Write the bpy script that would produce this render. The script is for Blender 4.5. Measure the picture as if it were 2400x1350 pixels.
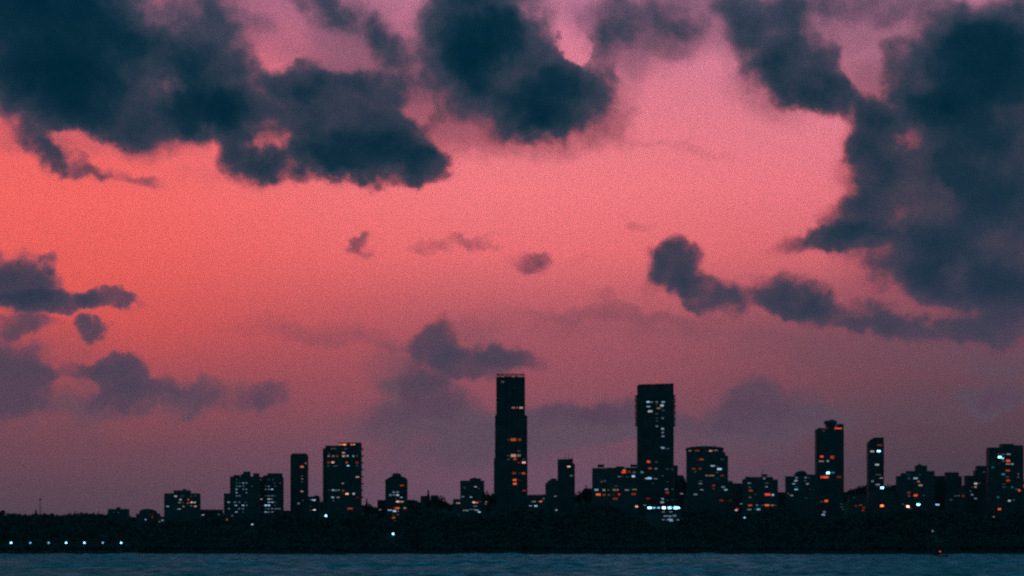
import bpy, bmesh, math, random
import numpy as np
from mathutils import Vector

for o in list(bpy.data.objects):
    bpy.data.objects.remove(o, do_unlink=True)
SC = bpy.context.scene
COL = SC.collection
R = math.radians

# ------------------------------------------------------------------ camera
K = 0.00022                    # metres per photo pixel per metre of distance
HZ = 1285.0                    # horizon row in the photo
CAMH = 10.0
cam_d = bpy.data.cameras.new('camera')
cam = bpy.data.objects.new('camera', cam_d)
COL.objects.link(cam)
cam.location = (0, 0, CAMH)
cam.rotation_euler = (R(90), 0, 0)
cam_d.sensor_width = 36.0
cam_d.lens = 36.0 / (2400 * K)
cam_d.shift_y = (HZ - 675.0) / 2400.0
cam_d.clip_start = 1.0
cam_d.clip_end = 120000.0
cam_d.dof.use_dof = True       # the photograph is slightly out of focus
cam_d.dof.focus_distance = 42.0
cam_d.dof.aperture_fstop = 1.65
SC.camera = cam
SC.view_settings.view_transform = 'Standard'
SC.view_settings.look = 'None'
SC.view_settings.exposure = 0.0
SC.view_settings.gamma = 1.0
SC.view_settings.use_curve_mapping = False
SC.cycles.use_denoising = False
SC.cycles.use_adaptive_sampling = False
SC.cycles.max_bounces = 3
SC.cycles.diffuse_bounces = 2
SC.cycles.glossy_bounces = 2
SC.cycles.sample_clamp_indirect = 1.0
SC.cycles.caustics_reflective = False


def lin(c):
    return tuple(((v / 255.0) / 12.92 if v <= 10 else (((v / 255.0) + 0.055) / 1.055) ** 2.4) for v in c) + (1.0,)


# ------------------------------------------------------------------ world
SUN_EL, SUN_AZ = R(0.6), R(-38)
world = bpy.data.worlds.new('World')
SC.world = world
world.use_nodes = True
NT = world.node_tree
for n in list(NT.nodes):
    NT.nodes.remove(n)


def N(t, **kw):
    n = NT.nodes.new(t)
    for k, v in kw.items():
        setattr(n, k, v)
    return n


def L(a, b):
    NT.links.new(a, b)


def put(sock, v):
    if isinstance(v, bpy.types.NodeSocket):
        L(v, sock)
    else:
        sock.default_value = v


def M(op, a, b=0.0, c=0.0, clamp=False):
    n = N('ShaderNodeMath', operation=op)
    n.use_clamp = clamp
    put(n.inputs[0], a)
    if op not in ('SINE', 'ARCSINE', 'ABSOLUTE'):
        put(n.inputs[1], b)
    if op in ('MULTIPLY_ADD',):
        put(n.inputs[2], c)
    return n.outputs[0]


def VM(op, a, b=None):
    n = N('ShaderNodeVectorMath', operation=op)
    put(n.inputs[0], a)
    if b is not None:
        if op == 'SCALE':
            put(n.inputs[3], b)
        else:
            put(n.inputs[1], b)
    return n.outputs[1] if op in ('LENGTH', 'DOT_PRODUCT') else n.outputs[0]


def SS(x, lo, hi, a=0.0, b=1.0, kind='SMOOTHSTEP'):
    n = N('ShaderNodeMapRange', interpolation_type=kind)
    n.clamp = True if kind == 'LINEAR' else n.clamp
    put(n.inputs[0], x)
    n.inputs[1].default_value = lo
    n.inputs[2].default_value = hi
    n.inputs[3].default_value = a
    n.inputs[4].default_value = b
    return n.outputs[0]


def NOISE(vec, scale, detail=4.0, rough=0.55, off=(0, 0, 0), color=False, dist=0.0):
    n = N('ShaderNodeTexNoise', noise_dimensions='3D')
    v = VM('ADD', vec, off)
    L(v, n.inputs['Vector'])
    n.inputs['Scale'].default_value = scale
    n.inputs['Detail'].default_value = detail
    n.inputs['Roughness'].default_value = rough
    n.inputs['Distortion'].default_value = dist
    return n.outputs[1] if color else n.outputs[0]


def MIX(f, a, b, mode='MIX'):
    n = N('ShaderNodeMix', data_type='RGBA', blend_type=mode)
    put(n.inputs[0], f)
    put(n.inputs[6], a)
    put(n.inputs[7], b)
    return n.outputs[2]


def RAMP(f, stops):
    n = N('ShaderNodeValToRGB')
    L(f, n.inputs[0])
    e = n.color_ramp.elements
    n.color_ramp.interpolation = 'EASE' if len(stops) < 3 else 'LINEAR'
    while len(e) < len(stops):
        e.new(0.5)
    for i, (p, c) in enumerate(stops):
        e[i].position = p
    for i, (p, c) in enumerate(stops):
        e[i].color = c
    return n.outputs[0]


tc = N('ShaderNodeTexCoord')
DIR = VM('NORMALIZE', tc.outputs['Generated'])
sep = N('ShaderNodeSeparateXYZ')
L(DIR, sep.inputs[0])
AZ = M('ARCTAN2', sep.outputs[0], sep.outputs[1])
EL = M('ARCSINE', sep.outputs[2])
UNIT = 1.0 / (K * 100.0)       # sky units: 100 photo pixels of angle


def sky_pt(px, py):
    a = math.atan((px - 1200) * K)
    e = math.atan((HZ - py) * K * math.cos(a))
    return a * UNIT, e * UNIT


comb = N('ShaderNodeCombineXYZ')
L(M('MULTIPLY', AZ, UNIT), comb.inputs[0])
L(M('MULTIPLY', EL, UNIT), comb.inputs[1])
P0 = comb.outputs[0]
# turbulence that warps the cloud outlines
w1 = VM('SCALE', VM('SUBTRACT', NOISE(P0, 0.8, 2.0, 0.5, (3, 7, 1), True), (0.5, 0.5, 0.5)), 0.9)
w2 = VM('SCALE', VM('SUBTRACT', NOISE(P0, 2.2, 3.0, 0.6, (31, 17, 5), True), (0.5, 0.5, 0.5)), 0.55)
PW = VM('MULTIPLY', VM('ADD', w1, w2), (1, 1, 0))
P = VM('ADD', P0, PW)


def field(blobs):
    acc = None
    for b in blobs:
        cx, cy, rx, ry = b[:4]
        rot = b[4] if len(b) > 4 else 0
        w = b[5] if len(b) > 5 else 1.0
        x, y = sky_pt(cx, cy)
        q = VM('SUBTRACT', P, (x, y, 0))
        sx_, sy_ = 100.0 / rx, 100.0 / ry
        if rot == 0:
            q = VM('MULTIPLY', q, (sx_, sy_, 0))
            d = VM('DOT_PRODUCT', q, q)
        else:
            cr, sr = math.cos(R(rot)), math.sin(R(rot))
            u = VM('DOT_PRODUCT', q, (cr * sx_, sr * sx_, 0))
            v = VM('DOT_PRODUCT', q, (-sr * sy_, cr * sy_, 0))
            d = M('MULTIPLY_ADD', u, u, M('MULTIPLY', v, v))
        s = SS(d, 0.0, 1.0, w, 0.0, 'SMOOTHSTEP')
        acc = s if acc is None else M('ADD', acc, s)
    return acc


# px, py, rx, ry, rotation (ccw), weight; negative weights open gaps
DARK = [
    # upper left bank
    (90, 70, 330, 210, 0, 1.3), (60, -10, 300, 130, 0, 1.0), (300, 210, 320, 170, -4, 1.0), (60, 210, 260, 130, 0, 0.8), (500, 190, 150, 150, 0, 0.8), (410, 60, 190, 110, -10, 0.7),
    (260, 285, 210, 60, 0, 0.6), (470, 262, 130, 60, 0, .55), (400, 196, 40, 20, 10, -0.5), (330, 5, 160, 60, 0, -.25),
    (95, 345, 80, 45, -40, 0.7), (165, 380, 120, 34, -22, 0.5), (300, 418, 130, 22, -8, 0.45), (200, 330, 75, 40, -10, -0.5),
    # bank left of the centre
    (800, 290, 250, 135, -12, 1.35), (890, 370, 210, 75, -4, 0.9), (700, 185, 100, 75, 0, 0.8), (590, 370, 100, 80, 0, 1.0), (1000, 385, 85, 58, -10, 0.9),
    (700, 390, 170, 55, 0, 0.75), (545, 335, 50, 60, 0, .35), (625, 345, 70, 30, 0, -0.5), (560, 270, 110, 70, 20, 0.55), (820, 410, 60, 35, 0, .4),
    # broken bank above it
    (740, 15, 120, 50, -30, 0.6), (850, 65, 150, 60, -35, 0.55), (935, 150, 130, 80, -50, 0.6), (890, 195, 120, 50, -10, .45), (830, 175, 70, 50, 0, 0.5), (990, 290, 70, 90, 20, 0.35),
    (540, 30, 150, 60, -25, 0.5), (600, 150, 70, 60, 0, 0.3), (975, 245, 50, 55, 0, -0.5), (660, 115, 60, 50, 0, -.3),
    # top centre
    (1090, 60, 150, 170, 0, 1.35), (1220, 170, 220, 140, -28, 1.35), (1320, 230, 130, 95, -10, 0.9), (1180, 270, 190, 75, -10, 0.65), (1060, 200, 100, 110, 0, 0.5),
    (1400, 160, 60, 140, 8, 0.55), (1342, 112, 42, 40, -20, -0.9), (1240, 30, 110, 70, 0, 0.5), (1300, 305, 190, 45, 0, 0.4), (1150, -60, 200, 80, 0, .8),
    (1450, 260, 60, 80, 0, 0.28),
    # top right of the centre
    (1440, 40, 80, 100, 0, 0.55), (1540, 70, 150, 80, -10, 0.42), (1620, 20, 160, 70, 0, 0.35), (1870, 110, 170, 120, 0, .3), (1960, 235, 140, 50, -8, .3), (1730, 40, 70, 90, 20, 0.5),
    (1800, 90, 120, 120, 20, 0.5), (1890, 165, 140, 105, -25, 0.8), (1920, 220, 130, 60, -15, 0.5), (2000, 20, 330, 60, 0, 0.55), (1780, 190, 80, 50, -40, .4),
    (2022, 145, 68, 78, 0, -0.75), (1900, 75, 50, 50, 0, -0.3),
    # right bank
    (2250, 150, 200, 150, 0, 1.1), (2390, 250, 260, 330, 0, 1.4), (2160, 330, 220, 150, 0, 0.75), (2160, 470, 230, 130, -8, 0.85), (2080, 250, 140, 70, 0, 0.5), (2040, 300, 60, 90, 0, .35),
    (1985, 520, 130, 75, 25, 0.8), (1950, 565, 190, 45, 5, 0.8), (2120, 590, 230, 90, -8, 0.7), (2330, 590, 250, 200, 0, 1.1), (2040, 370, 80, 130, 0, .5), (2003, 365, 36, 34, 0, .35),
    (2260, 655, 40, 45, 0, -0.6), (2210, 445, 26, 22, 0, -0.4), (2280, 690, 260, 70, -10, 0.6), (2370, 720, 120, 110, 0, 0.6), (2100, 150, 60, 80, 0, .4),
    # middle right
    (1585, 622, 88, 78, -20, 1.15), (1660, 690, 110, 48, -22, 0.9), (1850, 690, 130, 62, -6, 0.85), (1980, 740, 200, 52, -8, 0.75), (2150, 778, 200, 46, -8, 0.8), (1890, 715, 140, 45, -8, .35), (1760, 700, 110, 34, 0, 0.42), (2270, 775, 160, 40, -5, .4), (2060, 690, 160, 50, -10, .3), (2230, 640, 240, 90, -8, 0.5),
    (1530, 640, 40, 80, 0, .4), (2350, 790, 150, 60, 0, 0.4),
    # middle left
    (50, 660, 110, 80, -8, 1.15), (90, 712, 170, 36, 0, 0.85), (250, 706, 90, 30, 0, 0.8), (120, 620, 25, 30, 0, .5), (60, 765, 110, 32, 0, 0.6), (208, 772, 46, 34, 0, 0.7),
    # low left
    (10, 880, 140, 120, 0, 0.85), (290, 880, 75, 75, 0, 0.8), (290, 935, 120, 45, 0, 0.7), (170, 868, 130, 30, -5, 0.55), (390, 905, 70, 30, 0, 0.5), (470, 935, 110, 34, 0, 0.4),
    (615, 925, 85, 38, 10, 0.5), (20, 960, 160, 40, 0, .4),
    # low centre
    (1020, 800, 80, 75, 0, 0.95), (1110, 850, 130, 55, 4, 0.85), (1210, 832, 90, 34, -4, 0.6), (1000, 880, 100, 55, 0, 0.4), (1020, 935, 120, 60, -10, 0.65), (920, 985, 110, 40, 0, 0.35),
    (1330, 975, 180, 50, 0, 0.4), (1450, 960, 120, 45, 0, 0.3), (1780, 930, 130, 60, 4, 0.55), (1760, 980, 240, 50, 0, 0.4), (2350, 930, 110, 40, 0, 0.5), (1120, 1040, 250, 60, 0, 0.2),
    # scattered wisps
    (856, 568, 52, 26, 28, 0.7), (1015, 585, 80, 24, 0, 0.45), (1110, 566, 70, 22, 0, 0.45), (1238, 600, 66, 34, -5, 0.7), (1505, 530, 55, 18, 0, 0.3),
    (1600, 345, 190, 16, -8, 0.22), (1360, 605, 50, 18, 0, .25), (1420, 700, 55, 25, 0, .3), (780, 800, 330, 22, -7, .22), (1600, 745, 600, 34, -2, .2),
]
D = field(DARK)
nA = NOISE(P0, 1.3, 5.0, 0.66, (11, 3, 2))
nB = NOISE(P0, 0.5, 2.0, 0.5, (-7, 23, 9))
nz_ = M('MULTIPLY_ADD', nA, 1.35, M('MULTIPLY_ADD', nB, 0.6, -0.90))
F = M('MULTIPLY_ADD', D, 1.16, M('MULTIPLY', nz_, SS(D, 0.02, 0.5)))

PY = M('DIVIDE', M('MULTIPLY_ADD', EL, -1.0 / K, HZ), 1350.0)
PX = M('MULTIPLY_ADD', AZ, 1.0 / K, 1200.0)


def ramp_py(stops):
    return RAMP(PY, [(y / 1350.0, lin(c)) for y, c in stops])


left = ramp_py([(0, (178, 98, 126)), (150, (205, 98, 116)), (330, (236, 102, 104)), (500, (242, 102, 97)), (650, (230, 94, 89)),
                (780, (210, 85, 84)), (870, (172, 79, 86)), (950, (146, 75, 85)), (1050, (114, 72, 85)), (1150, (94, 70, 84)), (1220, (84, 68, 82))])
mid = ramp_py([(0, (200, 128, 160)), (110, (214, 124, 150)), (300, (228, 122, 136)), (450, (240, 122, 128)), (600, (230, 110, 115)),
               (700, (194, 96, 105)), (780, (164, 86, 99)), (900, (146, 80, 94)), (1000, (122, 78, 94)), (1100, (108, 78, 97)), (1220, (100, 77, 97))])
right = ramp_py([(0, (172, 120, 148)), (150, (196, 124, 148)), (300, (222, 126, 144)), (450, (228, 118, 132)), (600, (206, 102, 112)),
                 (720, (152, 86, 99)), (800, (120, 76, 90)), (900, (106, 71, 84)), (1000, (90, 67, 80)), (1100, (79, 64, 77)), (1200, (74, 62, 74))])
base = MIX(SS(PX, 100, 1250), left, mid)
base = MIX(SS(PX, 1250, 2250), base, right)
veil_col = ramp_py([(0, (120, 88, 112)), (200, (128, 82, 102)), (380, (160, 80, 92)), (600, (170, 84, 98)), (760, (128, 74, 90)), (900, (94, 69, 88)), (1050, (86, 69, 88))])
edge_col = ramp_py([(0, (64, 70, 90)), (250, (62, 64, 82)), (420, (66, 63, 80)), (600, (74, 65, 82)), (800, (82, 68, 86)), (950, (86, 68, 86))])
core_col = ramp_py([(0, (12, 47, 65)), (200, (18, 49, 65)), (400, (30, 52, 69)), (550, (40, 56, 74)), (700, (50, 58, 78)), (850, (66, 65, 84)), (950, (80, 67, 84))])
deep_col = ramp_py([(0, (2, 38, 56)), (300, (3, 38, 54)), (500, (8, 44, 60)), (700, (34, 52, 70)), (900, (70, 62, 80))])
HAZE = [
    (1010, 950, 170, 90, -12, 0.75), (1100, 1040, 330, 90, 0, 0.6), (1330, 1000, 230, 70, 0, 0.75), (1470, 985, 180, 65, 0, 0.6), (1250, 1030, 300, 90, 0, .4),
    (1790, 950, 170, 80, 0, 0.75), (1760, 1010, 300, 70, 0, 0.7), (1900, 985, 160, 50, 0, .4), (2340, 930, 130, 50, 0, 0.9), (2200, 960, 320, 60, 0, 0.35),
    (930, 870, 120, 70, 0, 0.5), (1080, 790, 160, 60, 0, .4), (880, 1000, 130, 60, 0, 0.45),
    (1560, 35, 330, 120, -6, 0.75), (1480, 100, 200, 90, -20, 0.45), (2000, 60, 300, 150, 0, 0.7), (1800, 200, 180, 100, -30, .5), (2060, 230, 160, 90, 0, 0.7),
    (700, 60, 280, 100, -30, 0.5), (900, 120, 220, 170, -35, 0.65), (1230, 310, 320, 80, 0, .7), (820, 200, 140, 70, -10, .5), (1440, 190, 110, 160, 0, .45), (1030, 230, 130, 140, 0, .55), (600, 420, 260, 40, 0, .3), (260, 330, 260, 60, -5, .4), (540, 150, 130, 180, 0, 0.5), (560, 290, 120, 70, 0, .4),
    (300, 930, 260, 70, 0, 0.55), (520, 930, 240, 50, 0, 0.45), (100, 820, 200, 90, 0, 0.4), (60, 990, 300, 90, 0, 0.4), (60, 345, 150, 40, 0, .5),
    (2050, 830, 500, 60, -4, 0.4), (1600, 760, 700, 50, -2, .3), (820, 790, 380, 30, -7, .35), (1430, 735, 300, 22, -3, .25), (2200, 760, 300, 80, -6, .6), (2380, 800, 200, 110, 0, .6), (2080, 660, 220, 60, -8, .35), (2130, 420, 230, 280, 0, .5),
]
HZF = field(HAZE)
haze_col = ramp_py([(0, (128, 92, 120)), (180, (130, 86, 108)), (350, (150, 82, 98)), (600, (150, 78, 92)), (780, (112, 76, 92)), (920, (86, 76, 91)), (1060, (92, 76, 92)), (1200, (84, 72, 86))])
base = MIX(SS(M('MULTIPLY_ADD', nA, 0.5, M('ADD', HZF, -0.25)), 0.0, 1.0, 0.0, 0.85), base, haze_col)
sky = MIX(SS(F, -0.05, 0.95), base, veil_col)
sky = MIX(SS(F, 0.40, 1.35), sky, edge_col)
thick = M('MULTIPLY_ADD', NOISE(P0, 0.9, 5.0, 0.62, (5, 50, 8)), 1.1, M('ADD', F, -0.55))
sky = MIX(SS(thick, 0.80, 2.3), sky, core_col)
sky = MIX(SS(thick, 1.7, 3.2), sky, deep_col)

# overhead and behind the camera: the blue-green dusk, with the low sun's scattering
nish = N('ShaderNodeTexSky', sky_type='NISHITA')
nish.sun_disc = False
nish.sun_elevation = SUN_EL
nish.sun_rotation = SUN_AZ
nish.altitude = 5
dusk = MIX(SS(NOISE(DIR, 3.5, 6.0, 0.55), 0.35, 0.65), (0.006, 0.066, 0.100, 1), (0.010, 0.10, 0.148, 1))
dusk = MIX(1.0, dusk, MIX(1.0, nish.outputs[0], (0.0006, 0.004, 0.005, 1), 'MULTIPLY'), 'ADD')
away = M('MAXIMUM', SS(EL, 0.29, 0.40), SS(M('ABSOLUTE', AZ), 0.32, 0.62))
sky = MIX(away, sky, dusk)
# film grain put into the sky colour: white noise far below one pixel
wn = N('ShaderNodeTexWhiteNoise', noise_dimensions='3D')
L(VM('SCALE', DIR, 9.0e5), wn.inputs['Vector'])
gm = M('MULTIPLY', wn.outputs['Value'], wn.outputs['Value'])
grain = VM('ADD', VM('SCALE', VM('MULTIPLY', wn.outputs['Color'], wn.outputs['Color']), 1.0), VM('SCALE', (1, 1, 1), M('MULTIPLY', gm, 2.0)))
sky = MIX(1.0, sky, grain, 'MULTIPLY')
bg = N('ShaderNodeBackground')
L(sky, bg.inputs[0])
bg.inputs[1].default_value = 1.0
wo = N('ShaderNodeOutputWorld')
L(bg.outputs[0], wo.inputs[0])

sun_d = bpy.data.lights.new('sun', 'SUN')
sun_d.energy = 0.01
sun_d.angle = R(0.5)
sun_d.color = (1.0, 0.45, 0.3)
sun = bpy.data.objects.new('sun', sun_d)
COL.objects.link(sun)
sdir = Vector((math.sin(SUN_AZ) * math.cos(SUN_EL), math.cos(SUN_AZ) * math.cos(SUN_EL), math.sin(SUN_EL)))
sun.rotation_euler = sdir.to_track_quat('Z', 'Y').to_euler()


# ------------------------------------------------------------------ materials
def new_mat(name):
    m = bpy.data.materials.new(name)
    m.use_nodes = True
    nt = m.node_tree
    return m, nt, nt.nodes['Principled BSDF']


def noisy(name, c1, c2, scale, rough=0.85):
    m, nt, b = new_mat(name)
    t = nt.nodes.new('ShaderNodeTexCoord')
    n = nt.nodes.new('ShaderNodeTexNoise')
    n.inputs['Scale'].default_value = scale
    n.inputs['Detail'].default_value = 5
    nt.links.new(t.outputs['Object'], n.inputs['Vector'])
    r = nt.nodes.new('ShaderNodeValToRGB')
    r.color_ramp.elements[0].position = 0.35
    r.color_ramp.elements[1].position = 0.65
    r.color_ramp.elements[0].color = (*c1, 1)
    r.color_ramp.elements[1].color = (*c2, 1)
    nt.links.new(n.outputs[0], r.inputs[0])
    nt.links.new(r.outputs[0], b.inputs['Base Color'])
    b.inputs['Roughness'].default_value = rough
    return m


MAT = {
    'pale': noisy('pale_concrete', (0.13, 0.13, 0.125), (0.19, 0.185, 0.18), 0.06),
    'grey': noisy('grey_concrete', (0.075, 0.08, 0.08), (0.12, 0.122, 0.12), 0.06),
    'dark': noisy('dark_cladding', (0.045, 0.05, 0.052), (0.08, 0.083, 0.086), 0.06, 0.6),
    'roof': noisy('roof_concrete', (0.08, 0.08, 0.08), (0.14, 0.14, 0.14), 0.1),
    'slab': noisy('floor_slab_concrete', (0.16, 0.16, 0.155), (0.30, 0.295, 0.28), 0.04),
    'metal': noisy('painted_steel', (0.10, 0.10, 0.11), (0.16, 0.16, 0.17), 0.5, 0.5),
    'frame': noisy('window_frame', (0.05, 0.05, 0.05), (0.08, 0.08, 0.08), 0.5, 0.5),
    'leaf': noisy('foliage', (0.05, 0.075, 0.065), (0.085, 0.125, 0.11), 0.03),
    'leaf2': noisy('dark_foliage', (0.05, 0.07, 0.055), (0.085, 0.11, 0.085), 0.3),
    'bark': noisy('bark', (0.05, 0.04, 0.03), (0.09, 0.07, 0.05), 1.0),
    'soil': noisy('soil', (0.05, 0.06, 0.05), (0.09, 0.10, 0.08), 0.02),
    'stone': noisy('sea_wall_stone', (0.05, 0.055, 0.06), (0.09, 0.095, 0.10), 0.4),
    'hull': noisy('boat_hull', (0.02, 0.02, 0.022), (0.05, 0.05, 0.05), 0.6, 0.5),
}
TINT = {'o': (0.80, 0.125, 0.04), 'r': (0.78, 0.075, 0.035), 'p': (1.0, 0.50, 0.42), 'w': (0.80, 0.80, 0.88),
        'c': (0.42, 0.66, 0.92), 'y': (0.28, 0.72, 1.0), 't': (0.03, 0.42, 0.62)}
LEVEL = {'d': 0.085, 'm': 0.26, 'b': 0.55, 'B': 1.15, 'X': 4.4}
GLOW = {}


def glow(code):
    if code not in GLOW:
        tint, lev = TINT[code[0]], LEVEL[code[1]]
        m, nt, b = new_mat('lit_' + code[0] + '_' + {'d': 'dim', 'm': 'soft', 'b': 'bright', 'B': 'strong', 'X': 'glaring'}[code[1]])
        nt.nodes.remove(b)
        e = nt.nodes.new('ShaderNodeEmission')
        e.inputs[1].default_value = lev
        # curtains and furniture break the light up
        t = nt.nodes.new('ShaderNodeTexCoord')
        n = nt.nodes.new('ShaderNodeTexNoise')
        n.inputs['Scale'].default_value = 0.9
        nt.links.new(t.outputs['Object'], n.inputs['Vector'])
        r = nt.nodes.new('ShaderNodeValToRGB')
        r.color_ramp.elements[0].position = 0.3
        r.color_ramp.elements[1].position = 0.6
        r.color_ramp.elements[0].color = (*[v * 0.55 for v in tint], 1)
        r.color_ramp.elements[1].color = (*tint, 1)
        nt.links.new(n.outputs[0], r.inputs[0])
        nt.links.new(r.outputs[0], e.inputs[0])
        nt.links.new(e.outputs[0], nt.nodes['Material Output'].inputs[0])
        if code[1] in 'dm':
            m.cycles.emission_sampling = 'NONE'
        GLOW[code] = m
    return GLOW[code]


# ------------------------------------------------------------------ helpers
def wx(px, Y):
    return (px - 1200.0) * K * Y


def wz(py, Y):
    return CAMH + (HZ - py) * K * Y


class MB:
    def __init__(s):
        s.v, s.f, s.m = [], [], []

    def face(s, idx, mi=0):
        s.f.append(idx)
        s.m.append(mi)

    def box(s, x0, x1, y0, y1, z0, z1, mi=0):
        b = len(s.v)
        s.v += [(x0, y0, z0), (x1, y0, z0), (x1, y1, z0), (x0, y1, z0), (x0, y0, z1), (x1, y0, z1), (x1, y1, z1), (x0, y1, z1)]
        for q in ((3, 2, 1, 0), (4, 5, 6, 7), (0, 1, 5, 4), (1, 2, 6, 5), (2, 3, 7, 6), (3, 0, 4, 7)):
            s.face([b + i for i in q], mi)

    def prism_y(s, poly, y0, y1, mi=0):       # poly in x,z, counter-clockwise seen from -y
        b, n = len(s.v), len(poly)
        s.v += [(x, y0, z) for x, z in poly] + [(x, y1, z) for x, z in poly]
        s.face([b + i for i in range(n)], mi)
        s.face([b + n + i for i in reversed(range(n))], mi)
        for i in range(n):
            j = (i + 1) % n
            s.face([b + j, b + i, b + n + i, b + n + j], mi)

    def prism_z(s, poly, z0, z1, mi=0, top=None):
        b, n = len(s.v), len(poly)
        top = top or poly
        s.v += [(x, y, z0) for x, y in poly] + [(x, y, z1) for x, y in top]
        s.face([b + i for i in reversed(range(n))], mi)
        s.face([b + n + i for i in range(n)], mi)
        for i in range(n):
            j = (i + 1) % n
            s.face([b + i, b + j, b + n + j, b + n + i], mi)

    def tube(s, p, q, r0, r1=None, n=8, mi=0):
        r1 = r0 if r1 is None else r1
        p, q = Vector(p), Vector(q)
        d = (q - p).normalized()
        a = d.orthogonal().normalized()
        c = d.cross(a)
        b = len(s.v)
        for o, r in ((p, r0), (q, r1)):
            for i in range(n):
                t = 2 * math.pi * i / n
                w = o + (a * math.cos(t) + c * math.sin(t)) * r
                s.v.append(tuple(w))
        for i in range(n):
            j = (i + 1) % n
            s.face([b + i, b + j, b + n + j, b + n + i], mi)
        s.face([b + i for i in reversed(range(n))], mi)
        s.face([b + n + i for i in range(n)], mi)

    def build(s, name, mats, parent=None, origin=(0, 0, 0)):
        me = bpy.data.meshes.new(name)
        ox, oy, oz = origin
        me.from_pydata([(x - ox, y - oy, z - oz) for x, y, z in s.v], [], s.f)
        for m in (mats if isinstance(mats, (list, tuple)) else [mats]):
            me.materials.append(m)
        me.polygons.foreach_set('material_index', s.m)
        me.update()
        o = bpy.data.objects.new(name, me)
        COL.objects.link(o)
        if parent is not None:
            o.parent = parent
        else:
            o.location = origin
        return o


def tag(o, label, cat, group=None, kind=None):
    o['label'] = label
    if cat:
        o['category'] = cat
    if group:
        o['group'] = group
    if kind:
        o['kind'] = kind
    return o


def empty(name, loc):
    o = bpy.data.objects.new(name, None)
    COL.objects.link(o)
    o.location = loc
    o.empty_display_size = 5
    return o


def ellipse(cx, cy, a, b, n=28, e=0.0):
    return [(cx + (a + e) * math.cos(2 * math.pi * i / n), cy + (b + e) * math.sin(2 * math.pi * i / n)) for i in range(n)]


# ------------------------------------------------------------------ terrain
T1 = [(-1500, 1212), (0, 1210), (250, 1210), (300, 1217), (335, 1224), (390, 1226), (450, 1214), (520, 1214), (600, 1210), (660, 1208), (760, 1206),
      (850, 1206), (900, 1224), (930, 1226), (965, 1202), (1000, 1186), (1050, 1203), (1100, 1214), (1130, 1212), (1165, 1196), (1230, 1192),
      (1280, 1200), (1340, 1200), (1400, 1182), (1480, 1196), (1530, 1232), (1600, 1232), (1625, 1190), (1700, 1202), (1780, 1208), (1830, 1192),
      (1900, 1208), (1950, 1216), (2000, 1200), (2100, 1204), (2160, 1198), (2300, 1200), (2400, 1200), (4000, 1205)]
T2 = [(-1500, 1206), (0, 1205), (30, 1203), (60, 1209), (100, 1208), (125, 1211), (150, 1206), (215, 1203), (250, 1206), (310, 1213), (380, 1218), (467, 1199), (525, 1204),
      (600, 1200), (680, 1201), (750, 1176), (850, 1180), (880, 1191), (950, 1174), (985, 1176), (1020, 1170), (1045, 1178), (1060, 1182), (1080, 1170),
      (1145, 1158), (1236, 1163), (1350, 1161), (1372, 1146), (1390, 1150), (1500, 1150), (1600, 1130), (1716, 1130), (1741, 1136), (1830, 1158),
      (1980, 1156), (2005, 1146), (2033, 1136), (2075, 1141), (2100, 1134), (2200, 1142), (2262, 1140), (2400, 1125), (4000, 1130)]
TREE_H = 11.0


def interp(tab, x):
    return np.interp(x, [a for a, b in tab], [b for a, b in tab])


def sm(t):
    t = np.clip(t, 0, 1)
    return t * t * (3 - 2 * t)


def terrain(X, Y):
    X = np.asarray(X, float)
    Y = np.asarray(Y, float)
    p1 = 1200 + X / (K * 3300)
    p2 = 1200 + X / (K * 4100)
    h1 = CAMH + (HZ - interp(T1, p1)) * K * 3300 - TREE_H
    h2 = CAMH + (HZ - interp(T2, p2)) * K * 4100 - TREE_H
    z = -3 + 9.0 * sm((Y - 3000) / 14.0)
    z = z + (h1 - 6) * sm((Y - 3040) / 250.0)
    n1 = 3.2 * np.sin(X * 0.047 + 2 * np.sin(X * 0.013)) + 2.2 * np.sin(X * 0.11 + 1.3) + 1.6 * np.sin(X * 0.023 + 4)
    z = z + n1 * sm((Y - 3080) / 200.0) * (1 - sm((Y - 3400) / 100.0))
    z = z + (h2 - h1) * sm((Y - 3920) / 160.0)
    z = z + 1.2 * np.sin(X * 0.021) * sm((Y - 3050) / 100) + 0.8 * np.sin(X * 0.057 + Y * 0.03) * sm((Y - 3050) / 100)
    z = z * (1 - 0.9 * sm((Y - 4400) / 2500.0))
    return z


def grid_mesh(name, xs, ys, zf, mat):
    XX, YY = np.meshgrid(xs, ys)
    ZZ = zf(XX, YY)
    nx, ny = len(xs), len(ys)
    co = np.stack([XX, YY, ZZ], -1).reshape(-1, 3).astype(np.float32)
    i = np.arange(nx * ny).reshape(ny, nx)
    q = np.stack([i[:-1, :-1], i[:-1, 1:], i[1:, 1:], i[1:, :-1]], -1).reshape(-1, 4).astype(np.int32)
    return np_mesh(name, co, q, mat)


def np_mesh(name, co, q, mat, smooth=False):
    me = bpy.data.meshes.new(name)
    me.vertices.add(len(co))
    me.vertices.foreach_set('co', co.astype(np.float32).ravel())
    me.loops.add(q.size)
    me.loops.foreach_set('vertex_index', q.astype(np.int32).ravel())
    me.polygons.add(len(q))
    me.polygons.foreach_set('loop_start', np.arange(0, q.size, q.shape[1], dtype=np.int32))
    if smooth:
        me.polygons.foreach_set('use_smooth', np.ones(len(q), bool))
    me.update(calc_edges=True)
    me.validate()
    me.materials.append(mat)
    return me


def link(name, me, parent=None):
    o = bpy.data.objects.new(name, me)
    COL.objects.link(o)
    if parent:
        o.parent = parent
    return o


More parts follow.
